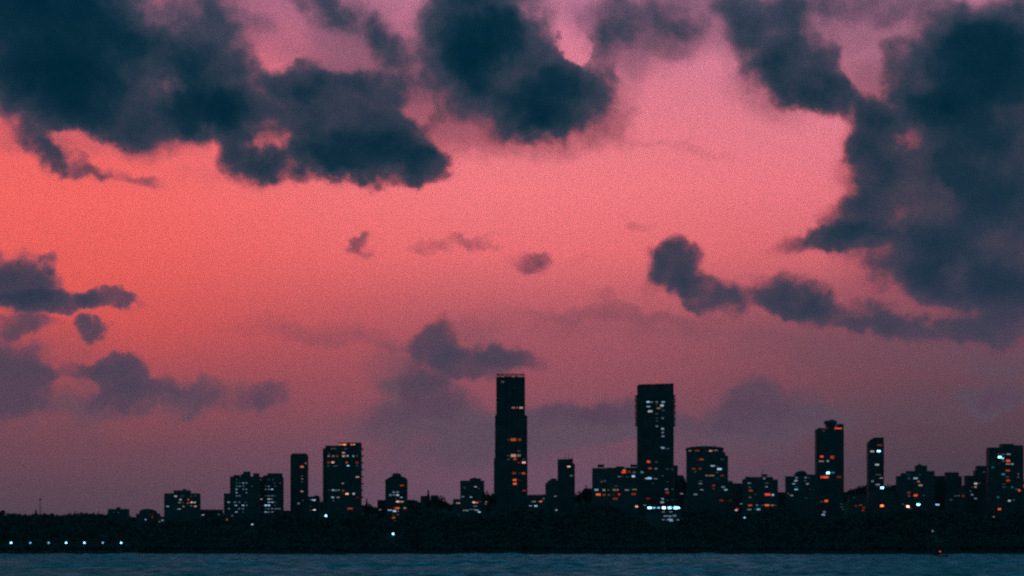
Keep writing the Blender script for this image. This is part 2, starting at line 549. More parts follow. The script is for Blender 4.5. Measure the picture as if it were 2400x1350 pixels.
xs = np.unique(np.concatenate([np.linspace(-9000, -1400, 14), np.linspace(-1400, 1400, 401), np.linspace(1400, 9000, 14)]))
ys = np.unique(np.concatenate([np.linspace(2996, 3020, 9), np.linspace(3020, 3320, 41), np.linspace(3320, 3920, 11), np.linspace(3920, 4120, 21), np.linspace(4120, 11500, 22)]))
hill = link('hillside', grid_mesh('hillside', xs, ys, terrain, MAT['soil']))
tag(hill, 'dark wooded slope rising from the far shore', None, kind='structure')

# ------------------------------------------------------------------ sea
wm, wnt, wb = new_mat('sea_water')
tcn = wnt.nodes.new('ShaderNodeTexCoord')
mp = wnt.nodes.new('ShaderNodeMapping')
mp.inputs['Scale'].default_value = (0.5, 1.0, 1.0)
wnt.links.new(tcn.outputs['Object'], mp.inputs[0])
nz = wnt.nodes.new('ShaderNodeTexNoise')
nz.inputs['Scale'].default_value = 0.55
nz.inputs['Detail'].default_value = 5
nz.inputs['Roughness'].default_value = 0.65
wnt.links.new(mp.outputs[0], nz.inputs['Vector'])
bp = wnt.nodes.new('ShaderNodeBump')
bp.inputs['Strength'].default_value = 1.0
bp.inputs['Distance'].default_value = 0.8
wnt.links.new(nz.outputs[0], bp.inputs['Height'])
wnt.nodes.remove(wb)
wd_ = wnt.nodes.new('ShaderNodeBsdfDiffuse')
wd_.inputs['Color'].default_value = (0.010, 0.235, 0.25, 1)
wg_ = wnt.nodes.new('ShaderNodeBsdfGlossy')
wg_.inputs['Color'].default_value = (0.14, 0.62, 0.74, 1)
wg_.inputs['Roughness'].default_value = 0.16
wx_ = wnt.nodes.new('ShaderNodeMixShader')
# wind patches roughen the surface and change how much sky it mirrors
mw = wnt.nodes.new('ShaderNodeMapping')
mw.inputs['Scale'].default_value = (0.11, 0.026, 1.0)
wnt.links.new(tcn.outputs['Object'], mw.inputs[0])
nw = wnt.nodes.new('ShaderNodeTexNoise')
nw.inputs['Scale'].default_value = 1.0
nw.inputs['Detail'].default_value = 6
nw.inputs['Roughness'].default_value = 0.7
wnt.links.new(mw.outputs[0], nw.inputs['Vector'])
rw_ = wnt.nodes.new('ShaderNodeMapRange')
rw_.inputs[1].default_value = 0.37
rw_.inputs[2].default_value = 0.63
rw_.inputs[3].default_value = 0.0
rw_.inputs[4].default_value = 1.0
wnt.links.new(nw.outputs[0], rw_.inputs[0])
wnt.links.new(rw_.outputs[0], wx_.inputs[0])
wnt.links.new(bp.outputs[0], wg_.inputs['Normal'])
wnt.links.new(wd_.outputs[0], wx_.inputs[1])
wnt.links.new(wg_.outputs[0], wx_.inputs[2])
wnt.links.new(wx_.outputs[0], wnt.nodes['Material Output'].inputs[0])


rng = np.random.default_rng(7)
waves = []
for i in range(46):
    lam = rng.uniform(7, 60)
    th = rng.normal(math.pi / 2 + 0.35, 0.55)
    amp = 0.0085 * lam ** 0.95 * rng.uniform(0.5, 1.2)
    waves.append((2 * math.pi / lam * math.cos(th), 2 * math.pi / lam * math.sin(th), rng.uniform(0, 6.28), amp))


def sea_z(X, Y):
    z = np.zeros_like(X)
    for kx, ky, ph, a in waves:
        z += a * np.sin(kx * X + ky * Y + ph)
    gust = 0.65 + 0.5 * np.sin(X * 0.006 + 1.3 * np.sin(Y * 0.004)) * np.sin(Y * 0.011 + 0.8 * np.sin(X * 0.009))
    z *= gust
    m = sm((Y - 420) / 60) * sm((2996 - Y) / 60) * sm((900 - np.abs(X)) / 60)
    return z * m


sx = np.unique(np.concatenate([np.linspace(-11500, -900, 12), np.linspace(-900, 900, 520), np.linspace(900, 11500, 12)]))
sy = np.unique(np.concatenate([np.linspace(-11500, 400, 14), np.linspace(400, 1500, 620), np.linspace(1500, 3010, 560), np.linspace(3010, 11500, 10)]))
sme = grid_mesh('sea', sx, sy, sea_z, wm)
sme.polygons.foreach_set('use_smooth', np.ones(len(sme.polygons), bool))
sea = link('sea', sme)
tag(sea, 'rippled dark teal sea in front of the city', None, kind='structure')

# sea wall and coast road
mb = MB()
mb.box(-1500, 1500, 2993.0, 2997.5, -2, 3.1)
mb.box(-1500, 1500, 2993.6, 2994.2, 3.1, 3.9)
for i in range(-74, 75):
    mb.box(i * 20 - 0.6, i * 20 + 0.6, 2992.5, 2992.995, -2, 3.3)
sw = mb.build('sea_wall', MAT['stone'])
tag(sw, 'long low dark sea wall along the far waterline', 'sea wall')

# rocks tipped against the foot of the wall
rr_ = np.random.default_rng(3)
mb = MB()
for i in range(1500):
    x0, y0, sz = rr_.uniform(-1250, 1250), rr_.uniform(2984, 2991), rr_.uniform(0.7, 1.7)
    z0 = (y0 - 2984) * 0.16
    pts = [(x0 + sz * math.cos(t) * rr_.uniform(0.7, 1.1), y0 + sz * math.sin(t) * rr_.uniform(0.7, 1.1)) for t in np.arange(0, 6.2, 1.05)]
    top = [(x0 + (px - x0) * 0.55, y0 + (py - y0) * 0.55) for px, py in pts]
    mb.prism_z(pts, -0.8, z0 + sz * rr_.uniform(0.4, 0.9), 0, top)
tag(mb.build('rocks', MAT['stone']), 'dark rocks heaped along the foot of the sea wall', 'rocks', kind='stuff')

# ------------------------------------------------------------------ woods
random.seed(5)
rng = np.random.default_rng(11)
CLEAR = []      # (x, y, radius) kept free of trees: lamps and low buildings


def leaf_quads(cen, size, rng):
    n = len(cen)
    a = rng.normal(size=(n, 3))
    a /= np.linalg.norm(a, axis=1)[:, None]
    b = np.cross(a, rng.normal(size=(n, 3)))
    b /= np.linalg.norm(b, axis=1)[:, None]
    s = size[:, None]
    v = np.stack([cen - a * s, cen + b * s * 0.7, cen + a * s, cen - b * s * 0.7], 1)
    return v.reshape(-1, 3)


def crown_points(n, rng):
    """Points of an uneven crown: several lobes inside a unit ellipsoid."""
    k = rng.integers(5, 9)
    c = rng.normal(size=(k, 3)) * np.array([0.42, 0.42, 0.34])
    r = rng.uniform(0.32, 0.6, k)
    w = rng.integers(0, k, n)
    d = rng.normal(size=(n, 3))
    d /= np.linalg.norm(d, axis=1)[:, None]
    return c[w] + d * (r[w] * rng.uniform(0.55, 1.05, n) ** 0.6)[:, None]


def woodland():
    pos = []
    for y0, y1, step, x_m in ((3018, 3330, 8.6, 0.40), (3330, 3480, 12.0, 0.40), (4040, 4140, 8.0, 0.37)):
        for y in np.arange(y0, y1, step):
            half = x_m * y
            x = np.arange(-half, half, step) + rng.uniform(-3.2, 3.2, len(np.arange(-half, half, step)))
            yy = y + rng.uniform(-3.2, 3.2, len(x))
            pos.append(np.stack([x, yy], 1))
    pos = np.concatenate(pos)
    keep = np.ones(len(pos), bool)
    for cx, cy, r in CLEAR:      # a clearing in front of each lamp and low roof
        keep &= ~((np.abs(pos[:, 0] - cx) < r) & (pos[:, 1] < cy + 4) & (pos[:, 1] > cy - 32))
    pos = pos[keep]
    z = terrain(pos[:, 0], pos[:, 1])
    out = []
    for (x, y), zz in zip(pos, z):
        n = 30
        lump = 1.8 * math.sin(x * 0.031 + 1.7 * math.sin(x * 0.0113)) * math.sin(y * 0.05 + x * 0.019)
        h = rng.uniform(7.0, 11.5) + lump + (rng.uniform(2, 5) if rng.random() < 0.12 else 0)
        rr = rng.uniform(4.2, 6.4)
        p = crown_points(n, rng) * np.array([rr, rr, h * 0.42]) + np.array([x, y, zz + h * 0.58])
        out.append(p)
    for x in np.arange(-1250, 1250, 3.4):        # low bushes hiding the shore road
        y = rng.uniform(3002, 3013)
        if any(abs(x - c[0]) < 2.5 and c[1] < 3025 for c in CLEAR):
            continue
        h = rng.uniform(2.0, 6.5)
        out.append(crown_points(16, rng) * np.array([3.2, 3.0, h * 0.6]) + np.array([x, y, 3.0 + h * 0.45]))
    cen = np.concatenate(out)
    v = leaf_quads(cen, rng.uniform(1.1, 2.3, len(cen)), rng)
    q = np.arange(len(v)).reshape(-1, 4)
    o = link('woodland', np_mesh('woodland', v, q, MAT['leaf']))
    tag(o, 'dark mass of trees covering the slope above the shore', 'woodland', kind='stuff')


def make_tree(px, py, Y, w, label, shape='round', base=None, n=900, group=None):
    """w: crown width in photo pixels; py: the crown's top."""
    x, zt = wx(px, Y), wz(py, Y)
    zb = float(terrain(x, Y)) - 0.5
    t = empty('tree', (x, Y, zb))
    tag(t, label, 'tree', group or 'trees standing out of the woods')
    H = zt - zb
    rw = w * K * Y / 2
    g = np.random.default_rng(int(px * 7 + py))
    ch = H * (0.8 if shape == 'spire' else 0.6)
    if shape == 'spire':
        u = g.uniform(0, 1, n) ** 0.75
        zc = (H - ch) + ch * (1 - u)
        rad = rw * (0.12 + 0.88 * u) * (0.75 + 0.25 * np.sin(u * 26 + g.uniform(0, 6)))
        a = g.uniform(0, 2 * math.pi, n)
        rr = rad * np.sqrt(g.uniform(0.15, 1, n))
        pts = np.stack([rr * np.cos(a), rr * np.sin(a), zc], 1)
    else:
        pts = crown_points(n, g) * np.array([rw, rw, ch * 0.52])
        pts[:, 2] -= pts[:, 2].max()
        pts[:, 2] += H
    v = leaf_quads(pts, g.uniform(0.6, 1.3, n), g)
    q = np.arange(len(v)).reshape(-1, 4)
    link('crown', np_mesh('crown', v, q, MAT['leaf2']), t)
    mb = MB()
    top = (0, 0, H - ch * 0.45)
    mb.tube((0, 0, 0), top, 0.55, 0.22, 8)
    if shape != 'spire':
        for i in range(5):
            a = i * 1.26 + 0.3
            z0 = H - ch * (0.95 - 0.08 * i)
            mb.tube((0, 0, z0), (math.cos(a) * rw * 0.6, math.sin(a) * rw * 0.6, z0 + ch * 0.32), 0.22, 0.08, 6)
    mb.build('trunk', MAT['bark'], t)


# ------------------------------------------------------------------ buildings
class Building:
    def __init__(s, name, label, Y, mat='grey', floor=3.4, cat='building', group='buildings of the skyline', ledge=0.35, base_px=None):
        s.name, s.Y, s.mat, s.floor, s.ledge = name, Y, mat, floor, ledge
        s.blocks = []
        s.parts = {}
        s.wins = []
        s.label, s.cat, s.group = label, cat, group
        s.root = None
        s.base_px = base_px

    # every block: part name, footprint in px, top row, front offset and depth in metres
    def block(s, x0, x1, top, bot=None, part='wall', off=0.0, depth=18.0, kind='box', ledge=None, rise=0.0, slant=0.0, step=1):
        s.blocks.append(dict(x0=x0, x1=x1, top=top, bot=bot, part=part, off=off, depth=depth, kind=kind,
                             ledge=s.ledge if ledge is None else ledge, rise=rise, slant=slant, step=step))
        return s

    def win(s, *w):
        s.wins += [tuple(x) for x in w]
        return s

    def start(s):
        b0 = min(s.blocks, key=lambda b: b['x0'])
        x0 = min(b['x0'] for b in s.blocks)
        x1 = max(b['x1'] for b in s.blocks)
        s.cx = wx((x0 + x1) / 2, s.Y)
        xa, xb = wx(x0, s.Y), wx(x1, s.Y)
        s.zb = float(min(terrain(xa, s.Y), terrain(xb, s.Y), terrain(s.cx, s.Y))) - 3.0
        s.root = empty(s.name, (s.cx, s.Y, s.zb))
        tag(s.root, s.label, s.cat, s.group)
        s.org = (s.cx, s.Y, s.zb)

    def mbp(s, part):
        return s.parts.setdefault(part, MB())

    def finish(s):
        s.start()
        for b in s.blocks:
            s.emit(b)
        mats = {'wall': MAT[s.mat], 'podium': MAT[s.mat]}
        for p, mb in s.parts.items():
            mb.build(p, [mats.get(p, MAT['roof']), MAT['slab']], s.root, s.org)
        for w in s.wins:
            s.window(*w)
        return s

    def emit(s, b):
        Yf = s.Y + b['off']
        x0, x1 = wx(b['x0'], Yf), wx(b['x1'], Yf)
        zt = wz(b['top'], Yf)
        zb = s.zb if b['bot'] is None else wz(b['bot'], Yf)
        y0, y1 = Yf, Yf + b['depth']
        mb = s.mbp(b['part'])
        k = b['kind']
        e = b['ledge']
        cx, a = (x0 + x1) / 2, (x1 - x0) / 2
        cy, bb = (y0 + y1) / 2, b['depth'] / 2
        if k == 'box':
            if b['slant']:
                dz = b['slant'] * K * Yf
                mb.prism_y([(x0, zb), (x1, zb), (x1, zt), (x0, zt - dz)], y0, y1)
            else:
                mb.box(x0, x1, y0, y1, zb, zt)
        elif k == 'arch':        # vaulted top: rise given in px
            r = b['rise'] * K * Yf
            pts = [(x0, zb), (x1, zb)]
            for i in range(13):
                t = math.pi * i / 12
                pts.append((cx + a * math.cos(t), zt - r + r * math.sin(t)))
            mb.prism_y(pts, y0, y1)
            zt = zt - r
        elif k == 'cham':        # both upper corners cut
            r = b['rise'] * K * Yf
            mb.prism_y([(x0, zb), (x1, zb), (x1, zt - r), (x1 - r, zt), (x0 + r, zt), (x0, zt - r)], y0, y1)
            zt -= r
        elif k == 'chaml':
            r = b['rise'] * K * Yf
            mb.prism_y([(x0, zb), (x1, zb), (x1, zt), (x0 + r * 1.15, zt), (x0 + r * 0.8, zt - r * 0.22), (x0 + r * 0.3, zt - r * 0.6), (x0, zt - r)], y0, y1)
            zt -= r
        elif k == 'ell':
            mb.prism_z(ellipse(cx, cy, a, bb), zb, zt)
        if e > 0 and zt - zb > 6:
            z = zb + s.floor
            i = 0
            while z < zt - 0.6:
                ee = e * (1.0 if i % b['step'] == 0 else 0.4)
                if k == 'ell':
                    mb.prism_z(ellipse(cx, cy, a, bb, e=ee), z, z + 0.85, 1)
                else:
                    mb.box(x0 - ee, x1 + ee, y0 - ee, y1 + ee, z, z + 0.7, 1)
                z += s.floor
                i += 1
            if k == 'box' and not b['slant'] and b['part'] in ('wall', 'podium'):   # parapet, piers and corner posts
                pr = MB()
                pr.box(x0 - 0.2, x1 + 0.2, y0 - 0.2, y0 + 0.25, zt + 0.002, zt + 1.1)
                pr.box(x0 - 0.2, x0 + 0.25, y0 + 0.25, y1, zt + 0.002, zt + 1.1)
                pr.box(x1 - 0.25, x1 + 0.2, y0 + 0.25, y1, zt + 0.002, zt + 1.1)
                pr.build('parapet', MAT['roof'], s.root, s.org)
            if k != 'ell':
                n = max(2, int((x1 - x0) / 6.5))
                for j in range(n + 1):
                    xx = x0 + (x1 - x0) * j / n
                    mb.box(xx - 0.35, xx + 0.35, y0 - e * 0.75, y0 - 0.003, zb, zt - 0.7)

    def front(s, px, py):
        best = None
        for b in s.blocks:
            Yf = s.Y + b['off']
            if b['x0'] - 0.6 <= px <= b['x1'] + 0.6 and py >= b['top'] - 1 and (b['bot'] is None or py <= b['bot'] + 0.5):
                y = Yf
                if b['kind'] == 'ell':
                    c, a = (b['x0'] + b['x1']) / 2, (b['x1'] - b['x0']) / 2
                    t = min(0.96, abs((px - c) / a))
                    y = Yf + b['depth'] / 2 * (1 - math.sqrt(1 - t * t))
                y -= b['ledge']
                if best is None or y < best:
                    best = y
        if best is None:
            print('WINDOW OFF BUILDING', s.label, px, py)
            best = s.Y
        return best

    def window(s, px, py, w, h, code):
        yf = s.front(px, py)
        x, z = wx(px, yf), wz(py, yf)
        hw, hh = w * K * yf * 0.46, h * K * yf * 0.42
        mb = MB()
        y0, y1 = yf - 0.12, yf + 0.9
        f = 0.14
        mb.box(x - hw, x + hw, y0 + 0.06, y1, z - hh, z + hh, 0)        # the lit room behind the pane
        mb.box(x - hw - f, x - hw - 0.003, y0, y1, z - hh - f, z + hh + f, 1)
        mb.box(x + hw + 0.003, x + hw + f, y0, y1, z - hh - f, z + hh + f, 1)
        mb.box(x - hw, x + hw, y0, y1, z + hh + 0.003, z + hh + f, 1)
        mb.box(x - hw, x + hw, y0 - 0.15, y1, z - hh - f, z - hh - 0.003, 1)
        n = max(1, int(hw * 2 / 2.2))
        for i in range(1, n):
            xx = x - hw + 2 * hw * i / n
            mb.box(xx - 0.06, xx + 0.06, y0, y0 + 0.055, z - hh, z + hh, 1)
        mb.build('window', [glow(code), MAT['frame']], s.root, s.org)

    def extra(s, part, fn, mats=None):
        mb = MB()
        fn(mb)
        mb.build(part, mats or MAT['metal'], s.root, s.org)
        return s


def tank(b, x0, x1, top, bot, off=4.0):
    """Roof water tank on short legs."""
    Y = b.Y + off

    def fn(mb):
        xa, xb, zt, zb = wx(x0, Y), wx(x1, Y), wz(top, Y), wz(bot, Y)
        mid = zt - (zt - zb) * 0.62
        mb.box(xa, xb, Y, Y + 6, mid, zt)
        mb.box(xa - 0.3, xb + 0.3, Y - 0.3, Y + 6.3, zt + 0.002, zt + 0.3)
        for xx in (xa + 1.2, (xa + xb) / 2, xb - 1.2):
            mb.box(xx - 0.5, xx + 0.5, Y + 0.6, Y + 5.4, zb - 0.5, mid - 0.002)
    b.extra('water_tank', fn, MAT['roof'])


def mast(b, px, top, bot, off=5.0, r=0.22, name='antenna'):
    Y = b.Y + off

    def fn(mb):
        x, zt, zb = wx(px, Y), wz(top, Y), wz(bot, Y)
        mb.tube((x, Y, zb), (x, Y, zt), r, r * 0.45, 6)
        for t in (0.45, 0.68, 0.86):
            z = zb + (zt - zb) * t
            mb.box(x - 0.9 * (1.3 - t), x + 0.9 * (1.3 - t), Y - 0.08, Y + 0.08, z - 0.1, z + 0.1)
    b.extra(name, fn)


def B(*a, **k):
    return Building(*a, **k)


# --- far left
b = B('low_building', 'small dark low block with a lift box on its roof, far left above the trees', 3600, 'dark')
b.block(253, 299, 1194).block(273, 281, 1188.5, 1194, part='lift_box', off=3, depth=5, ledge=0)
b.win((266.7, 1201, 4, 2, 'cd'), (277, 1201, 4, 2, 'cd')).finish()
b = B('domed_building', 'small round-topped building among the trees left of the first lit block', 3450, 'dark')
b.block(319, 372, 1205, ledge=.2).block(326, 364, 1192.5, 1205, kind='arch', rise=8, ledge=0, part='roof')
b.win((342.6, 1218.5, 6, 3, 'cB'), (350, 1205.5, 3, 3, 'od'), (357, 1206.5, 3, 3, 'od'), (357, 1212, 4, 3, 'rm'), (324, 1205, 3, 2, 'pd')).finish()
b = B('low_house', 'tiny low house with one orange and one white light beside the first lit block', 3420, 'dark')
b.block(366, 385, 1212, ledge=.2).win((373, 1223, 6, 3, 'pm'), (381, 1219.5, 4.5, 3, 'cb'), (375.5, 1217, 5, 1.5, 'od')).finish()

b = B('apartment_block', 'squat lit apartment block with stepped roof, the first one from the left', 3600)
b.block(385, 466.5, 1157.5).block(407, 445, 1149, 1157.5, part='penthouse', off=2, depth=12).block(428, 436, 1146.5, 1149, part='lift_box', off=4, depth=5, ledge=0)
b.win((411.5, 1163, 7, 3, 'wb'), (423, 1171, 5.5, 4, 'cb'), (441.5, 1171, 4.5, 5, 'rb'), (421, 1178, 7, 3, 'pm'), (429.5, 1178.5, 4, 2.5, 'pd'),
      (440.7, 1179, 5, 2.5, 'pm'), (449.5, 1177.3, 6, 3, 'pB'), (456.5, 1177.6, 5, 2.5, 'wb'), (392.7, 1187, 6.5, 2.6, 'cb'), (430, 1187, 4.5, 4, 'pm'),
      (448, 1185.7, 5, 2, 'cm'), (458, 1186.6, 6.5, 3, 'pb'), (420, 1193, 8, 2, 'cb'), (412, 1193, 4, 1.5, 'cd'), (448, 1163, 5, 2.5, 'cd'), (458, 1162.5, 5, 2.5, 'cd'), (427, 1162.5, 9, 2, 'cd')).finish()
b = B('low_building', 'long low flat-roofed building between the first lit block and the twin blocks', 3660, 'dark')
b.block(467, 519, 1195.5).win((476, 1206.7, 6, 2.2, 'wb'), (512.7, 1206, 4, 2.2, 'cm')).finish()

rowy = {585: 1124, 630: 1132, 672: 1139.5, 713: 1146.8, 757: 1154.6, 800: 1162, 843: 1169.7, 885: 1177, 925: 1184.4, 970: 1192.4, 1012: 1200}


def zwin(zx, zy, code, w=4.2, h=2.6):
    return (350 + zx / 5.625, rowy[zy], w, h, code)


b = B('apartment_tower', 'left one of the twin ragged-roofed blocks speckled with white windows', 3700)
b.block(525, 540, 1157.5, depth=16, off=1).block(539.5, 607, 1118, depth=20)
b.block(547, 561, 1113, 1118, part='penthouse', off=3, depth=9, ledge=0).block(570, 585.5, 1105, 1118, part='lift_tower', off=4, depth=9, ledge=0).block(593.5, 606.5, 1109, 1118, part='stair_tower', off=3, depth=9, ledge=0)
b.block(564, 569.9, 1111, 1118, part='lift_box', off=6, depth=5, ledge=0)
b.win(*[zwin(*q) for q in ((1155, 585, 'cd'), (1155, 630, 'cd'), (1195, 630, 'cd'), (1240, 630, 'cb'), (1280, 630, 'cm'), (1155, 672, 'cm'), (1195, 672, 'cm'),
      (1240, 672, 'cm'), (1355, 672, 'cd'), (1150, 713, 'cb'), (1240, 713, 'cm'), (1280, 713, 'cm'), (1150, 757, 'cb'), (1280, 757, 'cm'),
      (1152, 800, 'cm'), (1190, 800, 'cm'), (1045, 885, 'cb', 6), (1130, 885, 'cm', 6), (1185, 885, 'cm'), (1270, 885, 'cd'), (1142, 925, 'cb', 6),
      (1236, 925, 'cB', 5), (1282, 925, 'cm'), (1055, 970, 'cm', 6), (1185, 970, 'cm'), (1236, 970, 'cm'), (1147, 1012, 'cb', 6), (1240, 1012, 'cd'))]).finish()
b = B('apartment_tower', 'right one of the twin ragged-roofed blocks, brightest windows low on its right side', 3725)
b.block(607.2, 662, 1119, depth=20).block(617, 627, 1114, 1119, part='stair_tower', off=3, depth=8, ledge=0).block(627.2, 660, 1109, 1119, part='penthouse', off=1.5, depth=14)
b.win(*[zwin(*q) for q in ((1460, 585, 'cm'), (1575, 585, 'cd'), (1630, 585, 'cd'), (1650, 630, 'cd'), (1725, 630, 'cd'), (1535, 672, 'cd'), (1575, 672, 'cm'),
      (1660, 672, 'cd'), (1535, 713, 'cm'), (1575, 713, 'cm'), (1618, 713, 'cB', 5), (1455, 800, 'cd'), (1535, 800, 'cd'), (1575, 800, 'cm'), (1620, 800, 'cm'),
      (1660, 800, 'cd'), (1465, 843, 'wb', 9, 2.2), (1575, 843, 'wb', 7), (1612, 843, 'cm', 5), (1578, 885, 'cb', 6), (1622, 885, 'cb', 6), (1660, 885, 'cd'),
      (1455, 925, 'cd'), (1536, 925, 'yB', 6.5, 3.4), (1578, 925, 'cB', 5.5, 3.2), (1655, 925, 'cd'), (1535, 970, 'cd'), (1575, 970, 'cm'), (1620, 970, 'cm'),
      (1668, 970, 'cm', 7, 2), (1712, 970, 'cm', 7, 2), (1460, 1012, 'cd'), (1535, 1012, 'cb', 6), (1575, 1012, 'cm'), (1625, 1012, 'cb', 5.5))]).finish()
b = B('low_building', 'narrow low dark roof between the twin blocks and the slim tower', 3800, 'dark')
b.block(662.5, 681, 1198).finish()

b = B('slim_tower', 'slim plain dark tower with cut corners and one orange window near its top', 3760, 'dark', ledge=0.25)
b.block(681, 720, 1062.6, kind='cham', rise=4, depth=22)
b.win((716.5, 1085.7, 6, 2.2, 'pm'), (708, 1094, 8, 4, 'oB'), (708, 1116, 4, 3, 'wd'), (708, 1122.5, 3.5, 2.5, 'wm'), (708, 1129.5, 3.5, 2.5, 'wd'),
      (707.5, 1151.6, 6, 3.2, 'pb'), (710, 1173, 4, 2.5, 'pd'), (699.7, 1180, 5, 2.2, 'cb')).finish()
b = B('low_building', 'low building with two bright white strips between the slim tower and the balcony tower', 3650)
b.block(720.5, 748, 1165).block(735, 746, 1161, 1165, part='lift_box', off=3, depth=6, ledge=0)
b.win((731, 1171.6, 5, 2, 'cb'), (736.5, 1172, 6, 2.8, 'cB'), (736.7, 1195, 7, 2.6, 'wB'), (728, 1196, 4, 3, 'pd'), (728, 1187, 2.5, 2, 'pd')).finish()

b = B('balcony_tower', 'broad tower with orange lights along its roof edge and balconies sticking out on the right', 3620, 'dark')
b.block(757, 763, 1052, depth=24).block(763, 793, 1045.5, depth=24).block(793, 845.5, 1038.5, depth=24, off=-0.8)
b.win((796, 1041.9, 5, 4, 'pb'), (801.5, 1041.9, 5.2, 4, 'oB'), (807, 1041.9, 5, 4, 'pB'), (811, 1042, 3, 4, 'oB'), (824, 1041.9, 5.5, 4, 'oB'), (830, 1041.7, 5, 4, 'pb'),
      (781.5, 1051.5, 14, 2.2, 'wd'), (810, 1051.6, 7, 2.2, 'wd'), (771.3, 1063, 6, 1.8, 'cd'), (805.2, 1061.3, 7, 4, 'pb'),
      (770.4, 1069, 6, 4, 'pm'), (781, 1069, 5, 4, 'pm'), (790.6, 1069.2, 6, 4.5, 'om'), (805, 1069, 6.5, 4.5, 'pb'), (814.4, 1068.6, 6.5, 4, 'cb'),
      (828, 1069, 5, 4.5, 'wm'), (836.5, 1068.5, 4, 3, 'wd'), (770.4, 1084, 6.5, 5, 'om'), (780, 1083.7, 6.5, 3.6, 'pB'), (812.6, 1084, 5.5, 4, 'ob'),
      (836.7, 1084.5, 6, 4.5, 'om'), (769.5, 1092, 6, 2.6, 'cd'), (788, 1092, 15, 3, 'cd'), (816, 1091.5, 6, 3, 'yB'), (837, 1091.5, 5, 2.5, 'cd'),
      (837.8, 1118, 8, 3.5, 'pb'), (803.5, 1133, 5.5, 3, 'wm'), (771, 1149, 5, 2, 'cd'), (781, 1148.7, 6.5, 3.4, 'cb'), (788, 1149.5, 4.5, 3, 'cm'),
      (794, 1148.7, 4.5, 3, 'cm'), (804, 1150, 6, 4.5, 'om'), (805, 1157.5, 5, 3, 'rd'), (813.2, 1157.4, 8, 4.5, 'pB'), (829, 1157.3, 5.5, 4.5, 'wb'),
      (779.6, 1165.7, 6.5, 4, 'cb'), (792.5, 1165.7, 6.5, 3.5, 'wm'), (838, 1166, 6, 4, 'rd'), (781.6, 1174, 4.5, 3, 'wd'), (820.5, 1192, 13, 3.2, 'ob')).finish()
for yy in (1052, 1068.4, 1084, 1100, 1116.6, 1133, 1148.7, 1165):
    def fn(mb, yy=yy, Y=b.Y):
        xa, xb, z = wx(846.2, Y), wx(851.5, Y), wz(yy, Y)
        mb.box(xa, xb, Y + 1, Y + 9, z - 1.4, z - 0.9)
        mb.box(xb - 0.2, xb, Y + 1, Y + 9, z - 0.897, z + 0.9)
        mb.box(xa, xb - 0.203, Y + 1, Y + 1.2, z - 0.897, z + 0.9)
        mb.box(xa, xa + 1.6, Y + 1.3, Y + 8.8, z - 0.897, z + 1.1)
    b.extra('balcony', fn, MAT['dark'])

b = B('domed_tower', 'short tower with a rounded shoulder roof and a red window under it', 3700)
b.block(903.5, 908, 1124, depth=14).block(907, 954, 1115, kind='arch', rise=10, depth=18, off=-.5).block(919, 939.5, 1109, 1116, kind='arch', rise=2, part='roof_drum', off=3, depth=9, ledge=0)
b.win((942, 1137.8, 9, 3, 'rb'), (922.6, 1153.6, 6.5, 4, 'cm'), (932, 1153.4, 6.5, 4, 'cm'), (915, 1160.3, 6, 4.5, 'cm'), (923, 1160, 5, 3.5, 'cm'), (931.8, 1160.3, 7, 4.5, 'wb'),
      (940.6, 1165.7, 6, 2.5, 'cb'), (928.8, 1169.5, 4, 2, 'wd'), (932.3, 1175.7, 8, 4, 'pB'), (942, 1175.7, 8, 3.5, 'pb'), (924, 1190.5, 4.5, 3, 'rm'),
      (931.5, 1190.8, 9.5, 4, 'oB'), (949, 1190.6, 6.5, 2.5, 'pb'), (913.5, 1195.6, 10, 2.8, 'wb'), (924.6, 1197.6, 8, 4, 'cB'), (933, 1198, 5, 2, 'cm'),
      (932, 1205.8, 5.5, 3, 'wd'), (922.6, 1213.3, 7, 4.5, 'ob'), (921.5, 1206, 4, 2, 'pd'), (926, 1220.5, 3.5, 2, 'cd')).finish()
b = B('low_building', 'low dark wing at the left foot of the round-shouldered tower', 3740, 'dark')
b.block(885, 903, 1173).win((891, 1194.6, 6, 2, 'wm')).finish()
b = B('low_building', 'low dark wing at the right foot of the round-shouldered tower', 3745, 'dark')
b.block(954.5, 973, 1173).finish()
b = B('old_house', 'small dark block half hidden by a spiky tree left of the centre', 3700, 'dark')
b.block(986, 1000, 1163.5).block(1010, 1026, 1162, off=3).win((1025, 1182, 7, 1.6, 'pd')).finish()

b = B('apartment_block', 'mid-rise block with stepped roof directly left of the tallest tower', 3660)
b.block(1079, 1101, 1127.5, depth=15).block(1101, 1127, 1122.5, depth=18, off=-.6).block(1127, 1134.5, 1128, depth=15, off=.5).block(1062, 1147, 1171, part='podium', depth=16, off=-5)
b.block(1107, 1116, 1119.5, 1122.5, part='lift_box', off=4, depth=5, ledge=0)
b.win((1114.8, 1141, 6, 2.8, 'pb'), (1122, 1144.6, 6, 2, 'cd'), (1085, 1164, 7, 2.6, 'cm'), (1104, 1165, 5.5, 2.8, 'cb'), (1089, 1143, 5, 2, 'wd')).win(
      (1141, 1176, 6.5, 2.5, 'wb'), (1139, 1181, 6, 2.5, 'pm'), (1074, 1179, 10, 2.5, 'pb'), (1110.5, 1177.4, 6, 4.2, 'pB'), (1117.5, 1178, 6, 3.5, 'oB'), (1125, 1175.6, 5.5, 2, 'wd'),
      (1114, 1186.3, 10, 2, 'cm'), (1087.5, 1196.3, 5, 2.5, 'wm'), (1094.5, 1196.2, 8, 2.8, 'wm'), (1103.5, 1194.2, 5, 2, 'cm'), (1111, 1194.5, 5, 2, 'cm'),
      (1117.5, 1195.6, 8, 2.6, 'cb'), (1123.5, 1200, 6.5, 3, 'yB'), (1074, 1208, 5, 3, 'wm')).finish()

